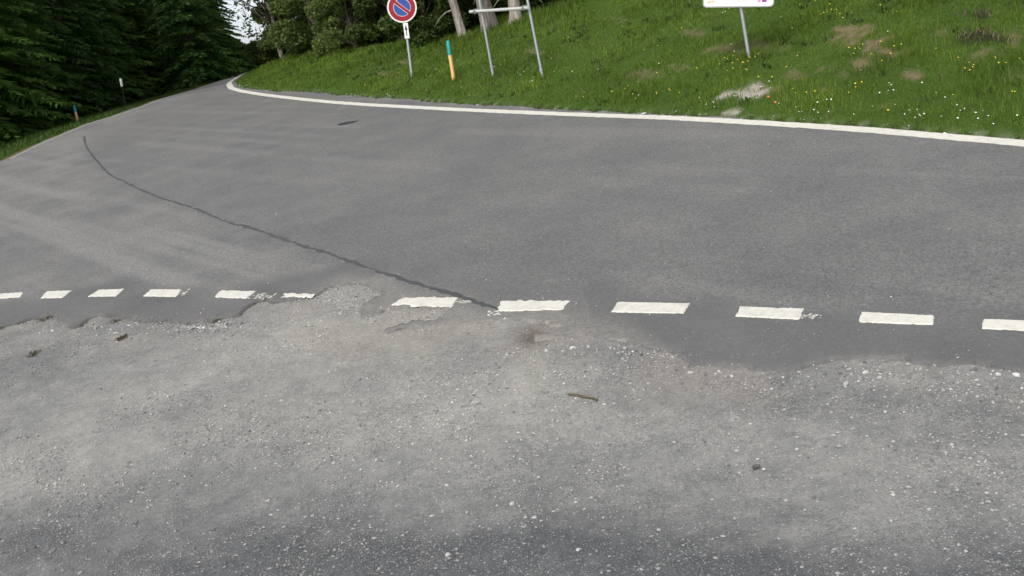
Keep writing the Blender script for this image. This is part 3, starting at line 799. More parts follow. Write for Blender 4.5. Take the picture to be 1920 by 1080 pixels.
# leafy weeds low in the grass: broad rounded leaves in rosettes
n = 1500
X = RNG.uniform(-6, 9, n); Y = RNG.uniform(8, 32, n); d = mound_d(X, Y)
ok = (d > .2) & (d - crest(X) < .3) & (vn(X * .9, Y * .9, 160) > .45) & in_frame(X, Y, ground_z(X, Y), 60, 30) & (blobs(X, Y, soil_blobs, 30) < .3)
X, Y = X[ok], Y[ok]
XX = np.repeat(X, 7) + RNG.normal(0, .05, len(X) * 7); YY = np.repeat(Y, 7) + RNG.normal(0, .05, len(X) * 7)
grass_obj("clover", XX, YY, RNG.uniform(.05, .11, len(XX)), RNG.uniform(.03, .06, len(XX)), M_LEAF2, "broad-leaved weeds in dark clumps among the bank grass", 23, 1.0)
# cut dry brush heap on the bank, top right
n = 26000
X = RNG.uniform(2, 10, n); Y = RNG.uniform(8, 18, n)
bb = blobs(X, Y, brush_blobs, 33); ok = RNG.uniform(0, 1, n) < bb * .8; X, Y = X[ok], Y[ok]
if len(X):
    grass_obj("dry_brush", X, Y, RNG.uniform(.05, .16, len(X)), RNG.uniform(.008, .02, len(X)), M_DRY, "heap of dead brown stalks on the upper right of the bank", 24, 1.4)

def leafcloud(n, centers, radii, size, seed, flat=.0, hang=.0):
    r = np.random.default_rng(seed)
    C = np.array(centers); R = np.array(radii)
    k = r.choice(len(C), n, p=(R ** 2.2) / (R ** 2.2).sum())
    dv = r.normal(0, 1, (n, 3)); dv /= np.linalg.norm(dv, axis=1, keepdims=True)
    P = C[k] + dv * (R[k] * r.uniform(.35, 1.0, n) ** .6)[:, None] * np.array([1, 1, .8])
    a = r.normal(0, 1, (n, 3)); a[:, 2] *= .6; a[:, 2] -= hang; a /= np.linalg.norm(a, axis=1, keepdims=True)
    b_ = np.cross(a, r.normal(0, 1, (n, 3))); b_ /= np.linalg.norm(b_, axis=1, keepdims=True)
    s = (size * r.uniform(.6, 1.3, n))[:, None]
    V = np.stack([P - a * s, P + b_ * s * .55 - a * s * .1, P + a * s, P - b_ * s * .55 - a * s * .1], 1).reshape(-1, 3)
    F = np.arange(n * 4).reshape(-1, 4)
    clump = r.uniform(0, 1, len(C))[k]
    rn = np.clip(clump * .6 + r.uniform(0, .4, n), 0, 1)
    return V, F, np.repeat(rn, 4)

def spruce_meshes(seed, H, R, bare=.4, mat_=None, dens=1.0):
    r = random.Random(seed); rn = np.random.default_rng(seed)
    bm = bmesh.new()
    tube(bm, [(0, 0, -.3), (.02, .01, H * .3), (0.0, .03, H * .7), (0, 0, H)], [H * .014 + .06, H * .011 + .04, H * .006 + .02, .015], 9)
    z = bare
    A, Bd, Ls = [], [], []
    while z < H - .15:
        f = 1 - z / H
        L0 = R * (f ** .75) * (1.0 if z > 1.2 else .8 + .2 * z / 1.2)
        nb = max(4, int((8 if z < H * .6 else 6) * dens))
        for k in range(nb):
            a = 2 * math.pi * (k + r.random()) / nb; L = L0 * r.uniform(.65, 1.18) + .08
            A.append((a, z + r.uniform(-.12, .12), L, r.uniform(.0, .16), r.uniform(.28, .5)))
        z += r.uniform(.24, .36) * (1 if z < H * .6 else 1.25)
    Vs, rs = [], []
    for (a, z0, L, up, dr) in A:
        ca, sa = math.cos(a), math.sin(a)
        m = max(5, int(L / .075))
        s = np.repeat((np.arange(m) + .6) / m, 2) * L + rn.uniform(-.04, .04, 2 * m)
        side = np.tile([1.0, -1.0], m)
        z = z0 + up * s - dr * s * s / max(L, .8) + .10 * np.clip(s / L - .7, 0, 1) * L
        tl = (.16 + .34 * L * np.sin(np.clip(s / L, 0, 1) * math.pi * .82 + .35) * .42) * rn.uniform(.7, 1.25, 2 * m)
        fw = rn.uniform(.35, .8, 2 * m)             # forward sweep
        drp = rn.uniform(.12, .6, 2 * m)
        bx, by, bz = s * ca, s * sa, z
        tx = ca * fw - sa * side; ty = sa * fw + ca * side; ln = np.hypot(tx, ty); tx, ty = tx / ln, ty / ln
        px_, py_, pz_ = bx + tx * tl, by + ty * tl, bz - drp * tl
        w = rn.uniform(.022, .045, 2 * m) + .022 * tl
        mx_, my_, mz_ = bx + tx * tl * .5, by + ty * tl * .5, bz - drp * tl * .38
        ox, oy = ca * w, sa * w
        oz = rn.uniform(-.05, .05, 2 * m)
        Vq = np.stack([np.stack([bx, by, bz], -1), np.stack([mx_ + ox, my_ + oy, mz_ + oz], -1), np.stack([px_, py_, pz_], -1), np.stack([mx_ - ox, my_ - oy, mz_ - oz - .02], -1)], 1)
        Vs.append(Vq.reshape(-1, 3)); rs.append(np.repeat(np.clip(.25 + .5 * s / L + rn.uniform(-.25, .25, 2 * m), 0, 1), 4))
    V = np.concatenate(Vs); rr_ = np.concatenate(rs)
    crown = mesh_np("crown", V, np.arange(len(V)).reshape(-1, 4), [mat_], dict(rnd=rr_), False)
    bmesh.ops.recalc_face_normals(bm, faces=bm.faces)
    tr = bpy.data.meshes.new("trunk"); bm.to_mesh(tr); bm.free(); tr.materials.append(M_BARK)
    return tr, crown
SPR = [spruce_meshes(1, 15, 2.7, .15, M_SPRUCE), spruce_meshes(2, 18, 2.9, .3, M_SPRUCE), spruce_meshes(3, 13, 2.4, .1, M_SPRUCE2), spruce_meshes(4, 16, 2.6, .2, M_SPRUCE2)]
def spruce(x, y, k, s, label, group, rz=None):
    z = float(ground_z(np.array([x]), np.array([y]))[0])
    o = empty("spruce_tree", (x, y, z - .05), label, "tree", group)
    o.rotation_euler = (random.uniform(-.025, .025), random.uniform(-.025, .025), random.uniform(0, 6.28) if rz is None else rz)
    o.scale = (s, s, s * random.uniform(.95, 1.08))
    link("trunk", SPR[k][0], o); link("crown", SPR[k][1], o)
    return o
# rows of spruces beyond the left road edge
LE = np.array(left_edge + [_fl]); seg = np.hypot(*np.diff(LE, axis=0).T); sL = np.concatenate([[0], np.cumsum(seg)])
rows = [(5.6, 3.3, 0), (9.0, 3.6, 1.4), (13.2, 4.0, .6), (18.5, 4.6, 2.2), (25, 5.5, 1)]
rl = ["dark spruce in the front row of the wood beyond the left road edge", "spruce standing in the second row of the wood left of the road",
      "spruce deep in the wood left of the road", "spruce deep in the wood left of the road", "spruce deep in the wood left of the road"]
rg = ["front row of spruces left of the road", "second row of spruces left of the road", "spruces deep in the wood on the left"]
for ri, (off, sp_, st) in enumerate(rows):
    s = st
    while s < sL[-1]:
        i = min(int(np.searchsorted(sL, s, 'right')) - 1, len(seg) - 1); t = (s - sL[i]) / seg[i]
        p = LE[i] * (1 - t) + LE[i + 1] * t; dr = (LE[i + 1] - LE[i]) / seg[i]
        o_ = off + random.uniform(-.8, .8)
        x, y = p[0] - dr[1] * o_, p[1] + dr[0] * o_
        q = project(np.array([x]), np.array([y]), np.array([5.0]))
        if -330 < q[0][0] < 700:
            spruce(x, y, random.randrange(4), random.uniform(.85, 1.15), rl[ri], rg[min(ri, 2)])
        s += sp_ * random.uniform(.8, 1.2)
for (px, dist_) in [(364, 60), (386, 70), (404, 82), (418, 96), (340, 70), (366, 84)]:
    d = ray(px, 120); k = dist_ / math.hypot(d[0], d[1])
    spruce(d[0] * k, d[1] * k, random.randrange(4), random.uniform(.95, 1.15), 'spruce at the far left of the road near the gap of white sky', 'spruces at the far end of the road')
# wood behind the bank on the right: x to the right of the road corridor
for (px, dist_) in [(610, 54), (640, 62), (680, 50), (705, 58), (745, 47), (790, 54), (830, 43), (870, 50), (905, 40), (940, 46), (985, 38), (1020, 44), (1060, 36), (1110, 40), (1160, 38), (1230, 44), (1320, 40), (640, 70), (720, 72), (800, 66), (880, 62), (960, 58), (1040, 56), (585, 80), (610, 86), (680, 86), (1420, 40), (1520, 42), (1640, 40), (1760, 38), (1880, 36)]:
    d = ray(px, 90); k = dist_ / math.hypot(d[0], d[1])
    x, y = d[0] * k, d[1] * k
    spruce(x, y, random.randrange(4), random.uniform(.9, 1.25), "shaded spruce in the wood behind the grass bank", "spruces in the wood behind the bank")

# trunks standing on the crest of the bank
def crest_tree(px, py, top, r0, label, back, seed, lean_only=True):
    b = atg(px, py)
    v = np.array([b[0], b[1]]) / np.hypot(b[0], b[1]) * back
    x, y = b[0] + v[0], b[1] + v[1]
    z = float(ground_z(np.array([x]), np.array([y]))[0])
    o = empty("conifer_tree", (x, y, z), label, "tree", "bare lower trunks on the crest of the bank")
    # lean from the picture: the axis passes through the pixel `top`
    n_ = np.array([x, y, 0]) / math.hypot(x, y); d = ray(*top); t = np.dot(np.array([x, y, z]) - CP, n_) / np.dot(d, n_)
    T = CP + d * t - np.array([x, y, z])
    H = 13; ax = T / T[2]
    r = random.Random(seed); bm = bmesh.new()
    pts = [ax * h + np.array([r.uniform(-.03, .03), r.uniform(-.03, .03), 0]) for h in (-.3, 0, .25, .8, 1.6, 3, 5, 8, H)]
    tube(bm, pts, [r0 * 1.5, r0 * 1.35, r0 * 1.12, r0, r0 * .96, r0 * .9, r0 * .78, r0 * .5, .03], 14)
    bm_obj("trunk", bm, M_BARKP, o)
    for k in range(9):
        h = r.uniform(.7, 4.2); a = r.uniform(0, 6.28); L = r.uniform(.4, 1.0); bm = bmesh.new()
        p0 = ax * h; dv = np.array([math.cos(a), math.sin(a), 0])
        tube(bm, [p0, p0 + dv * L * .4 + np.array([0, 0, -.05 * L]), p0 + dv * L * .75 + np.array([0, 0, -.25 * L]), p0 + dv * L + np.array([0, 0, -.5 * L])], [.022, .016, .011, .004], 6)
        bm_obj("dead_branch", bm, M_BARKP, o)
    cen, rad = [], []
    for k in range(34):
        h = r.uniform(4.2, H); f = 1 - (h - 3.5) / (H - 3); a = r.uniform(0, 6.28); q = r.uniform(.3, 1) * 2.4 * f
        cen.append(ax * h + np.array([math.cos(a) * q, math.sin(a) * q, 0])); rad.append(.75 * f + .3)
    V, F, rn_ = leafcloud(7000, cen, rad, .11, seed, 0, .5)
    link("crown", mesh_np("crown", V, F, [M_SPRUCE], dict(rnd=rn_), False), o)
    return o
crest_tree(872, 76, (846, 0), .105, "leaning tree with pale bare trunk behind the green-topped marker post", .4, 51)
crest_tree(910, 62, (897, 0), .10, "slim tree trunk seen through the left post of the empty frame", .5, 52)
crest_tree(926, 58, (908, 0), .13, "dark shaded trunk just right of the empty frame's left post", 1.6, 53)
crest_tree(967, 48, (962, 0), .14, "stout pale trunk framed between the two frame posts", .4, 54)

# broadleaf shrubs and trees
def broadleaf(name, px, py, back, H, spread, nleaf, size, m, label, seed, low=.06, group=None):
    b = atg(px, py)
    v = np.array([b[0], b[1]]) / np.hypot(b[0], b[1]) * back
    x, y = b[0] + v[0], b[1] + v[1]; z = float(ground_z(np.array([x]), np.array([y]))[0])
    o = empty(name, (x, y, z), label, "tree" if "tree" in name else "shrub", group)
    r = random.Random(seed); bm = bmesh.new()
    cen, rad = [], []
    tube(bm, [(0, 0, -.2), (.03, 0, H * .25), (-.03, .04, H * .5), (.02, 0, H * .8)], [H * .02 + .02, H * .017 + .015, H * .012 + .01, .01], 8)
    bm_obj("trunk", bm, M_BARK, o)
    bm = bmesh.new()
    for k in range(38):
        h = H * r.uniform(low, .98); f = math.sin(min(1, (h / H) * .9 + .18) * math.pi) ** .6
        a = r.uniform(0, 6.28); q = spread * f * r.uniform(.3, 1)
        c = np.array([math.cos(a) * q, math.sin(a) * q, h]); cen.append(c); rad.append(spread * r.uniform(.2, .36))
        s0 = np.array([0, 0, max(.1, h * .55)])
        tube(bm, [s0, (s0 + c) / 2 + np.array([0, 0, .06 * H]), c], [.010 + .003 * H, .006 + .0015 * H, .003], 5)
    bm_obj("limb", bm, M_BARK, o)['kind'] = 'stuff'
    V, F, rn_ = leafcloud(int(nleaf * 2.2), cen, rad, size, seed)
    link("crown", mesh_np("crown", V, F, [m], dict(rnd=rn_), False), o)
    return o
broadleaf("broadleaf_tree", 602, 104, 1.5, 5.0, 2.0, 13000, .07, M_LEAF, "tall olive-green broadleaf bush tree left of the no-parking sign", 61)
broadleaf("shrub", 668, 97, 1.0, 2.4, 1.5, 9000, .055, M_LEAF, "rounded yellowish-green shrub right beside the tall olive one", 62)
broadleaf("shrub", 718, 92, 2.2, 1.5, .9, 3500, .06, M_LEAF2, "low dark shrub behind the pole of the no-parking sign", 63)
broadleaf("shrub", 808, 88, 1.2, 1.9, 1.1, 5000, .06, M_LEAF2, "dark leafy shrub between sign pole and leaning trunk", 64)
broadleaf("shrub", 855, 76, 2.6, 2.2, 1.1, 4000, .06, M_LEAF2, "shaded shrub behind the leaning trunk", 65)
broadleaf("shrub", 905, 62, 3.2, 1.7, 1.0, 3500, .06, M_LEAF2, "shaded shrub low behind the empty frame's left post", 66)
broadleaf("broadleaf_tree", 600, 106, 9.0, 8.5, 2.4, 11000, .10, M_LEAF2, "dark broadleaf tree behind the tall olive-green bush tree", 67, .3)
def far_leafy(name, px, dist_, H, spread, nleaf, size, m, label, seed, low, lean=0.0):
    d = ray(px, 110); k = dist_ / math.hypot(d[0], d[1]); x, y = d[0] * k, d[1] * k
    z = float(ground_z(np.array([x]), np.array([y]))[0])
    o = empty(name, (x, y, z), label, "tree" if "tree" in name else "shrub")
    r = random.Random(seed); bm = bmesh.new(); cen, rad = [], []
    tube(bm, [(0, 0, -.3), (.05, 0, H * .25), (-.05 - lean * .2, .04, H * .5), (-lean * .6, 0, H * .85)], [H * .009 + .02, H * .008 + .015, H * .006 + .01, .01], 8)
    bm_obj("trunk", bm, M_BARKP, o); bm = bmesh.new()
    for k in range(40):
        h = H * r.uniform(low, .98); f = math.sin(min(1, (h / H) * .9 + .14) * math.pi) ** .6
        a = r.uniform(0, 6.28); q = spread * f * r.uniform(.25, 1)
        c = np.array([math.cos(a) * q - lean * h / H, math.sin(a) * q, h]); cen.append(c); rad.append(spread * r.uniform(.16, .3))
        s0 = np.array([-lean * .3 * h / H, 0, max(.1, h * .6)])
        tube(bm, [s0, (s0 + c) / 2 + np.array([0, 0, .05 * H]), c], [.012 + .0025 * H, .008 + .001 * H, .003], 5)
    bm_obj("limb", bm, M_BARK, o)['kind'] = 'stuff'
    V, F, rn_ = leafcloud(nleaf, cen, rad, size, seed)
    link("crown", mesh_np("crown", V, F, [m], dict(rnd=rn_), False), o)
far_leafy("broadleaf_tree", 528, 46, 9.5, 2.7, 5600, .08, M_LEAF2, "broadleaf tree whose thin crown overhangs the road where white sky shows through", 81, .16, 1.3)
far_leafy("broadleaf_tree", 568, 50, 8.5, 2.2, 20000, .10, M_LEAF2, "second broadleaf tree right beside the one against the white sky", 82, .2)
far_leafy("shrub", 452, 98, 2.4, 2.6, 12000, .13, M_LEAF2, "bushes closing the far end of the road on the left", 83, .05)
far_leafy("shrub", 488, 92, 2.0, 2.4, 12000, .13, M_LEAF2, "bushes closing the far end of the road in the middle", 84, .05)
far_leafy("shrub", 526, 84, 3.0, 2.6, 12000, .13, M_LEAF, "bushes beyond the far bend on the right", 85, .05)
broadleaf("shrub", 1040, 24, 2.5, 1.6, 1.2, 3500, .06, M_LEAF2, "shaded shrub at the crest right of the frame", 69)
broadleaf("shrub", 760, 92, 3.5, 3.2, 1.4, 5500, .07, M_LEAF2, "tall dark shrub directly behind the no-parking disc", 70)

# ------------------------------------------------------------------ flowers
def flower_mesh(name, pm, r, h, npet, cup):
    bm = bmesh.new()
    tube(bm, [(0, 0, -.02), (.004, 0, h * .5), (0, .003, h)], [.003, .0025, .002], 4, False)
    nf = len(bm.faces)
    c = bm.verts.new((0, 0, h + .004))
    ring = [bm.verts.new((math.cos(2 * math.pi * k / (npet * 2)) * r * (1 if k % 2 == 0 else .72), math.sin(2 * math.pi * k / (npet * 2)) * r * (1 if k % 2 == 0 else .72), h + cup * (1 if k % 2 == 0 else .5))) for k in range(npet * 2)]
    for k in range(npet * 2): bm.faces.new((c, ring[k], ring[(k + 1) % (npet * 2)]))
    bm.faces.ensure_lookup_table()
    for f in bm.faces[nf:]: f.material_index = 1
    me = bpy.data.meshes.new(name); bm.to_mesh(me); bm.free(); me.materials.append(M_STEM); me.materials.append(pm); return me
FW = flower_mesh("white_flower", M_PETAL_W, .0092, .11, 7, .006); FY = flower_mesh("yellow_flower", M_PETAL_Y, .0100, .12, 6, .010); FO = flower_mesh("orange_flower", M_PETAL_O, .02, .12, 6, .015)
def flower(name, me, px, py, label, group, s=1.0):
    p = atg(px, py + 6)
    if p is None or mound_d(np.array([p[0]]), np.array([p[1]]))[0] < .05: return
    o = link(name, me); o.location = p
    o.rotation_euler = (.55 + random.uniform(-.3, .3), random.uniform(-.3, .3), random.uniform(-.4, .4)); o.scale = [s * random.uniform(.8, 1.25)] * 3
    tag(o, label, "flower", group)
WL, YL, OL = "small white flower in the grass of the roadside bank", "small yellow flower in the grass of the roadside bank", "orange-red flower right of the pale bare patch on the bank"
wpx = [(615, 111), (1247, 15), (1355, 26), (1361, 25), (1366, 20), (1265, 37), (1492, 108), (1668, 64), (1614, 137), (1530, 227), (1525, 213), (1552, 192), (1553, 193), (1530, 200), (1497, 215), (1543, 228), (1532, 215), (1597, 219), (1648, 181), (1668, 163), (1676, 171), (1671, 177), (1664, 179), (1722, 163), (1749, 184), (1764, 190), (1701, 214), (1693, 219), (1716, 226), (1721, 226), (1729, 224), (1720, 212), (1726, 224), (1762, 227), (1795, 232), (1799, 207), (1802, 209), (1798, 218), (1820, 222), (1826, 222), (1837, 233), (1840, 217), (1849, 230), (1555, 213), (1488, 212), (1674, 207), (948, 112), (981, 144), (956, 155), (901, 165), (993, 156), (986, 134), (1000, 146), (1002, 154), (926, 129), (938, 126), (970, 138), (912, 138), (1046, 139), (1045, 172), (1072, 138), (1123, 137), (1236, 123), (1376, 98), (1373, 90), (1195, 182), (944, 176), (868, 165), (882, 182), (1333, 196), (1326, 205), (1338, 206), (1310, 185), (1380, 190), (1461, 205), (1443, 162), (1495, 216), (1905, 225), (1918, 226), (1860, 240)]
ypx = [(1362, 112), (1375, 112), (1381, 119), (1390, 125), (1396, 126), (1402, 120), (1407, 112), (1418, 109), (1421, 105), (1365, 138), (1374, 137), (1385, 134), (1395, 135), (1350, 126), (1378, 125), (1357, 114), (1398, 140), (1565, 24), (1558, 27), (1568, 33), (1580, 40), (1538, 36), (1545, 29), (1553, 16), (1594, 32), (1600, 99), (1605, 99), (1611, 103), (1612, 92), (1647, 88), (1590, 101), (1605, 107), (1634, 113), (1656, 124), (1668, 107), (1680, 96), (1685, 90), (1810, 130), (1818, 128), (1820, 134), (1807, 133), (1823, 142), (1798, 118), (1860, 118), (1867, 126), (1613, 161), (1611, 165), (1607, 168), (1633, 208), (1661, 215), (1640, 5), (1647, 16), (1741, 3), (1530, 5), (1502, 12), (1560, 3), (1678, 32), (1230, 141), (1306, 131), (1252, 37), (1238, 27), (1067, 72), (1083, 80), (1057, 75), (1112, 87), (1208, 96), (1229, 93), (1272, 61), (1279, 58), (1170, 51), (1098, 180), (1226, 183), (1229, 180), (1187, 181), (1196, 186), (1168, 170), (1145, 175), (1083, 186), (1095, 186), (1152, 178), (1258, 170), (1251, 176), (1180, 165), (1204, 160), (1272, 184), (812, 145), (830, 135), (845, 143), (819, 134), (735, 140), (750, 138), (687, 164), (790, 170), (774, 157), (890, 183), (862, 158), (806, 173), (755, 118), (800, 118), (858, 95), (1044, 61), (1075, 65), (1036, 113), (1005, 102), (1520, 180), (1515, 183), (1556, 187), (1588, 180), (1483, 176), (1488, 183), (1900, 121), (1895, 180), (1898, 186), (1885, 125), (1450, 148), (1474, 130), (1430, 152), (1462, 35), (1480, 60), (1750, 95), (1790, 185)]
for p in wpx: flower("white_flower", FW, p[0], p[1], WL, "white flowers on the bank")
for p in ypx: flower("yellow_flower", FY, p[0], p[1], YL, "yellow flowers on the bank")
flower("orange_flower", FO, 1436, 191, "orange-red flower right of the pale bare patch, the upper left of two", "orange flowers on the bank", .9)
flower("orange_flower", FO, 1453, 195, "orange-red flower right of the pale bare patch, the lower right of two", "orange flowers on the bank", .9)
# pale rubble on the bare patches
n = 20000
X = RNG.uniform(1, 8, n); Y = RNG.uniform(8, 17, n)
bb = blobs(X, Y, pale_blobs, 31); ok = RNG.uniform(0, 1, n) < bb * .5; X, Y = X[ok], Y[ok]
scatter_stones(X, Y, ground_top, np.clip(.006 * RNG.pareto(2.5, len(X)) + .006, 0, .035), "rubble", "pale rubble on the bare patch of the bank", 9, np.random.default_rng(3).uniform(.55, .95, len(X)), True)
n = 30000
X = RNG.uniform(-9, 7, n); Y = RNG.uniform(8, 36, n)
df = seg_dist(X, Y, strip_edge); ok = (df < .14) & (RNG.uniform(0, 1, n) < .8); X, Y = X[ok], Y[ok]
scatter_stones(X, Y, lambda x, y: np.maximum(base_z(y) - .01, ground_top(x, y)), np.clip(.006 * RNG.pareto(2.5, len(X)) + .006, 0, .03), "edge_rubble", "crumbled grit along the foot of the grass bank", 10, None, True)

# ------------------------------------------------------------------ signs and posts
class Face:
    """A vertical plane through a ground point, turned towards the lay-by; pixel positions are read off on it once to get sizes in metres."""
    def __init__(self, px, py, yaw=0):
        self.o = atg(px, py); v = np.array([self.o[0], self.o[1], 0.0]); v /= np.linalg.norm(v)
        c, s = math.cos(yaw), math.sin(yaw)
        self.n = -np.array([v[0] * c - v[1] * s, v[0] * s + v[1] * c, 0])
        self.r = np.array([-self.n[1], self.n[0], 0]); self.u = np.array([0, 0, 1.0])
    def p(self, px, py, off=0.0):
        d = ray(px, py); t = np.dot(self.o - CP, self.n) / np.dot(d, self.n)
        return CP + d * t + self.n * off
    def rel(self, px, py, off=0.0): return self.p(px, py, off) - self.o
def slab(pts, n, th, bm=None):
    """prism: outline pts (3D), extruded backwards from the face by th along -n; rounded rim"""
    bm = bm or bmesh.new()
    f = [bm.verts.new(tuple(p)) for p in pts]; b = [bm.verts.new(tuple(np.array(p) - np.array(n) * th)) for p in pts]
    bm.faces.new(f); bm.faces.new(b[::-1])
    for k in range(len(f)): bm.faces.new((f[k], b[k], b[(k + 1) % len(f)], f[(k + 1) % len(f)]))
    return bm
# --- no-parking sign
F_ = Face(773, 145)
sign = empty("no_parking_sign", F_.o, "round red and blue no-parking sign with arrow plate on a grey pole", "road sign")
base, top_ = F_.rel(773, 147), F_.rel(757, 20)
up = (top_ - base) / np.linalg.norm(top_ - base); nn = F_.n; rt = np.cross(up, nn); rt /= np.linalg.norm(rt)
bm = bmesh.new(); tube(bm, [base - up * .3, base + up * 2.4], .034, 14); bm_obj("pole", bm, M_GALV, sign)
cen = F_.rel(753.7, 14.2, .07); mpp = np.linalg.norm(F_.rel(781.3, 14.2) - F_.rel(726, 14.2)) / 2
RD = mpp
def disc_pts(c, r, off, a0=0, a1=2 * math.pi, n=48, close=True):
    return [c + nn * off + (rt * math.cos(a0 + (a1 - a0) * k / n) + up * math.sin(a0 + (a1 - a0) * k / n)) * r for k in range(n if close else n + 1)]
disc = bm_obj("sign_disc", slab(disc_pts(cen, RD, 0), nn, .022), M_WHITE, sign, False)
bm_obj("red_ring", slab(disc_pts(cen, RD * .905, .003), nn, .002), M_RED, disc, False)
ba = math.radians(-42)
for sgn in (1, -1):
    def half(r, hw, off, sgn=sgn):
        a = math.asin(hw / r); s0, s1 = (ba + a, ba + math.pi - a) if sgn > 0 else (ba + math.pi + a, ba + 2 * math.pi - a)
        return disc_pts(cen, r, off, s0, s1, 26, False)
    bm_obj("pale_outline", slab(half(RD * .60, RD * .085, .0055), nn, .002), M_PINK, disc, False)
    bm_obj("blue_field", slab(half(RD * .555, RD * .125, .008), nn, .002), M_BLUE, disc, False)
pl = [F_.rel(753.8, 44, .065), F_.rel(763.6, 43.2, .065), F_.rel(769, 71.4, .065), F_.rel(760.6, 72.3, .065)]
# orthogonal plate along the pole
pc = sum(pl) / 4; hw, hh = .055, np.linalg.norm(pl[0] - pl[3]) / 2
def rect(c, hw, hh, off): return [c + nn * off + rt * a * hw + up * b * hh for a, b in ((-1, -1), (1, -1), (1, 1), (-1, 1))]
plate = bm_obj("arrow_plate", slab(rect(pc, hw, hh, 0), nn, .008), M_WHITE, sign, False)
def pt(a, b, off=.003): return pc + nn * off + rt * a * hw + up * b * hh
arrow = [pt(-.2, -.66), pt(.2, -.66), pt(.2, .12), pt(.62, .10), pt(0, .78), pt(-.62, .10), pt(-.2, .12)]
bm_obj("arrow", slab(arrow, nn, .002), M_BLACK, plate, False)
for h in (.25, -.25):
    c = cen - nn * .045 + up * RD * h
    bm = slab(rect(c, .06, .018, 0), nn, .05); bm_obj("bracket", bm, M_GALV, sign, False)
c = pc - nn * .03; bm_obj("bracket", slab(rect(c, .042, .014, 0), nn, .04), M_GALV, sign, False)

# --- empty tube frame
F_ = Face(925.5, 146)
_ga, _gb = atg(925.5, 146), atg(1017.5, 146)
F_.r = np.array([_gb[0] - _ga[0], _gb[1] - _ga[1], 0]); F_.r /= np.linalg.norm(F_.r); F_.n = np.array([F_.r[1], -F_.r[0], 0])
frame = empty("sign_frame", F_.o, "empty galvanised tube frame with two posts and one crossbar on the bank", "sign frame")
posts = []
for (bx, by, tx, ty, jx, jy) in ((925.5, 146, 899, 0, 922.0, 125), (1017.5, 146, 989, 0, 1014, 131)):
    g = atg(bx, by); b = F_.rel(bx, by); t = F_.rel(tx, ty); u_ = (t - b) / np.linalg.norm(t - b)
    bm = bmesh.new(); tube(bm, [b - u_ * .35, b + u_ * 2.1], .029, 14); bm_obj("post", bm, M_GALV, frame); posts.append((b, u_))
    j = F_.rel(jx, jy); L = np.dot(j - b, u_)
    bm = bmesh.new(); tube(bm, [b + u_ * (L - .03), b + u_ * (L + .03)], .038, 14); bm_obj("sleeve", bm, M_GALV, frame)
    bm = bmesh.new(); tube(bm, [b - u_ * .3, b + u_ * (L - .031)], .033, 14); bm_obj("ground_socket", bm, M_GALV, frame)
bm = bmesh.new(); tube(bm, [F_.rel(886.5, 21.3, .065), F_.rel(996.5, 13.8, .065)], .033, 12); bm_obj("crossbar", bm, simple("bright_aluminium", (.62, .63, .60), .4, .35, .1, 20), frame)
for (cx, cy) in ((897, 20.2), (988, 13.8)):
    c = F_.rel(cx, cy); bm = bmesh.new()
    u_ = posts[0][1]; r_ = np.cross(u_, F_.n); r_ /= np.linalg.norm(r_)
    def rc(off, hw, hh): return [c + F_.n * off + r_ * a * hw + u_ * b * hh for a, b in ((-1, -1), (1, -1), (1, 1), (-1, 1))]
    slab(rc(.108, .045, .014), F_.n, .15, bm); slab(rc(.104, .014, .05), F_.n, .12, bm)
    bm_obj("clamp", bm, M_GALV, frame, False)

# --- information board
F_ = Face(1405, 112)
board = empty("info_board", F_.o, "white rounded notice board with printed logos on a single grey post", "notice board")
b, t = F_.rel(1405.5, 114), F_.rel(1389.5, 16); u_ = (t - b) / np.linalg.norm(t - b)
bm = bmesh.new(); tube(bm, [b - u_ * .3, b + u_ * (np.linalg.norm(t - b) + .55)], .030, 14); bm_obj("post", bm, M_GALV, board)
A, B_, = F_.rel(1318, 14.2, .07), F_.rel(1450.5, 12.6, .07)
er = (B_ - A); BW = np.linalg.norm(er); er /= BW; eu = np.cross(F_.n, er); eu /= np.linalg.norm(eu)
if eu[2] < 0: eu = -eu
BH = .78
def rrect(x0, y0, x1, y1, r, off, n=6):
    o = []
    for (cx, cy, a0) in ((x1 - r, y0 + r, -90), (x1 - r, y1 - r, 0), (x0 + r, y1 - r, 90), (x0 + r, y0 + r, 180)):
        for k in range(n + 1):
            a = math.radians(a0 + 90 * k / n); o.append(A + er * (cx + r * math.cos(a)) + eu * (cy + r * math.sin(a)) + F_.n * off)
    return o
panel = bm_obj("panel", slab(rrect(0, 0, BW, BH, .06, 0), F_.n, .035), M_GALV, board, False)
bm_obj("face", slab(rrect(.018, .018, BW - .018, BH - .018, .045, .003), F_.n, .002), simple("white_board_face", (.86, .86, .83), .35, 0, .02, 5), panel, False)
k_ = BW / 132.5
def lx(px): return (px - 1318) * k_
def ly(py): return (13.4 - py) * k_
def logo(name, x0, y0, x1, y1, m, r=.004): bm_obj(name, slab(rrect(x0, y0, x1, y1, r, .0055, 3), F_.n, .002), m, panel, False)
logo("yellow_logo", lx(1326), ly(4.5), lx(1333), ly(1.5), M_YELLOW); logo("yellow_logo", lx(1334), ly(3.9), lx(1339), ly(1), M_YELLOW)
logo("purple_logo", lx(1428), ly(4.4), lx(1437), ly(-1), M_PURPLE); logo("purple_logo", lx(1420), ly(5), lx(1426), ly(-1), simple("lilac_print", (.55, .30, .52), .5))
for (a, b2, y) in ((1362, 1404, 3.2), (1368, 1398, 1.2)): logo("print_line", lx(a), ly(y + .45), lx(b2), ly(y - .45), M_GREYPRINT, .002)
for k in range(4): logo("print_line", lx(1340), ly(-14 - 9 * k), lx(1428 - 7 * (k % 3)), ly(-16 - 9 * k), M_GREYPRINT, .003)

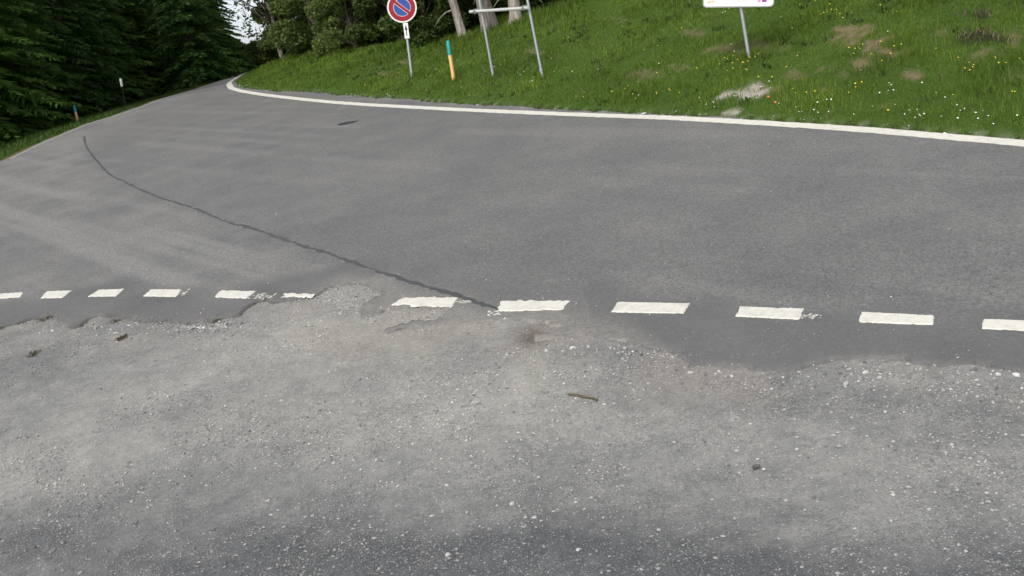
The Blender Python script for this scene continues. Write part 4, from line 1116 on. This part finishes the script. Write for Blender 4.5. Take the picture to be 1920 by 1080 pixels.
# --- marker posts
def marker(px, py, tx, ty, sx, sy, rad, label, two_tone=True):
    f = Face(px, py); o = empty("marker_post", f.o, label, "marker post")
    b, t, s = f.rel(px, py + 2), f.rel(tx, ty), f.rel(sx, sy)
    bm = bmesh.new(); tube(bm, [b - (t - b) * .15, s], rad, 12); lo = bm_obj("shaft", bm, M_OCHRE, o)
    bm = bmesh.new(); d = (t - s); tube(bm, [s, s + d * .9, s + d * .97, t], [rad * 1.08, rad * 1.08, rad * .85, rad * .45], 12); bm_obj("painted_top", bm, M_TEAL, o)
    u_ = d / np.linalg.norm(d); r_ = np.cross(u_, f.n)
    # darker orange strip down the right side of the shaft
    if two_tone:
        c0, c1 = s, b
        pts = [c0 + f.n * rad * .8 + r_ * k for k in (-rad * .95, -rad * .15)]; pts = [pts[0], pts[1], c1 + f.n * rad * .8 - r_ * rad * .15, c1 + f.n * rad * .8 - r_ * rad * .95]
        if np.dot(r_, CR) < 0: pass
        sgn = 1 if np.dot(r_, CR) > 0 else -1
        pts = [c0 + f.n * rad * .72 + r_ * sgn * rad * .2, c0 + f.n * rad * .3 + r_ * sgn * rad * 1.04, c1 + f.n * rad * .3 + r_ * sgn * rad * 1.04, c1 + f.n * rad * .72 + r_ * sgn * rad * .2]
        bm_obj("orange_side", slab(pts, f.n, rad * .5), M_ORANGE_W, o, False)
    return o
marker(851.8, 152, 839.6, 76, 843.5, 103, .040, "ochre wooden marker post with teal top, right of the no-parking sign")
marker(147.2, 231, 139.2, 198, 141.6, 209.5, .045, "ochre marker post with teal top at the left road edge under the spruces", False)
f = Face(238, 206)
o = empty("reflector_post", f.o, "short pale grey reflector post in the shadow of the left spruces", "marker post")
b, s, t = f.rel(238, 207), f.rel(228.6, 162), f.rel(225.8, 147); 
bm = bmesh.new(); tube(bm, [b - (t - b) * .2, s], .018, 10); bm_obj("shaft", bm, simple("weathered_dark_post", (.012, .014, .011), .9, 0, .2, 20), o)
bm = bmesh.new(); tube(bm, [s, s + (t - s) * .93, t], [.046, .046, .03], 10); bm_obj("reflector_head", bm, simple("pale_plastic", (.62, .64, .60), .5, 0, .05, 20), o)

# ------------------------------------------------------------------ small things on the gravel
def on_gravel(px, py): 
    x, y = at(px, py); return np.array([x, y, float(gravel_z(np.array([x]), np.array([y]))[0])])
tw = [on_gravel(px, py) + np.array([0, 0, h]) for px, py, h in ((1066, 745, .012), (1078, 746, .013), (1092, 748, .012), (1104, 750, .011), (1112, 752, .010), (1121, 754.5, .013))]
twig = empty("twig", tw[2], "dark broken twig lying on the gravel", "twig")
bm = bmesh.new(); tube(bm, [p - tw[2] for p in tw], [.007, .0085, .008, .0075, .007, .008], 8); bm_obj("stick", bm, M_WOODSTICK, twig)
bm = bmesh.new(); p = tw[4] - tw[2]; tube(bm, [p, p + np.array([.004, -.02, .008])], [.006, .003], 6); bm_obj("side_stub", bm, M_WOODSTICK, twig)
c = on_gravel(1417, 868); bm = bmesh.new()
rows_ = []
for i in range(7):
    u_ = i / 6; w = .019 * math.sin(math.pi * min(.97, u_ * .9 + .08))
    rows_.append([bm.verts.new(((u_ - .5) * .06, k * w, .006 + abs(k) * w * .9 + .012 * (2 * u_ - 1) ** 2)) for k in (-1, -.5, 0, .5, 1)])
for r0, r1 in zip(rows_[:-1], rows_[1:]):
    for k in range(4): bm.faces.new((r0[k], r0[k + 1], r1[k + 1], r1[k]))
leaf = bm_obj("dead_leaf", bm, simple("dead_leaf", (.10, .09, .08), .6, 0, .3, 60), None); leaf.location = c
leaf.rotation_euler = (0, 0, .5)
md = leaf.modifiers.new("thickness", 'SOLIDIFY'); md.thickness = .0015
tag(leaf, "curled dark dead leaf on the right gravel", "leaf")
def tuft(px, py, n, r, label, seed, m):
    p = on_gravel(px, py); rr = np.random.default_rng(seed)
    r *= .62; X = p[0] + np.clip(rr.normal(0, r, n), -1.7 * r, 1.7 * r); Y = p[1] + np.clip(rr.normal(0, r * 1.2, n), -2 * r, 2 * r)
    V, F, tip = blades(X, Y, gravel_z(X, Y), rr.uniform(.012, .04, n), rr.uniform(.006, .012, n), seed, 1.1)
    V -= p
    o = link("dry_weed", mesh_np("dry_weed", V, F, [m], dict(rnd=np.repeat(rr.uniform(0, 1, n), 5), tip=tip), True)); o.location = p
    tag(o, label, "weed")
M_MOSS = foliage("mossy_weed", (.075, .070, .035), (.14, .125, .065), .2)
tuft(228, 629, 240, .055, "brown mossy weed clump on the gravel left of the rubble", 71, M_MOSS)
tuft(62, 660, 160, .055, "small brown weed clump at the far left of the gravel", 72, M_MOSS)
tuft(85, 594, 160, .07, "low brown weeds along the asphalt edge at far left", 73, M_MOSS)
tuft(218, 597, 140, .05, "thin greenish weeds under the asphalt edge, left part", 74, M_MOSS)
tuft(405, 598, 120, .05, "mossy weeds among the rubble under the broken edge", 75, M_MOSS)
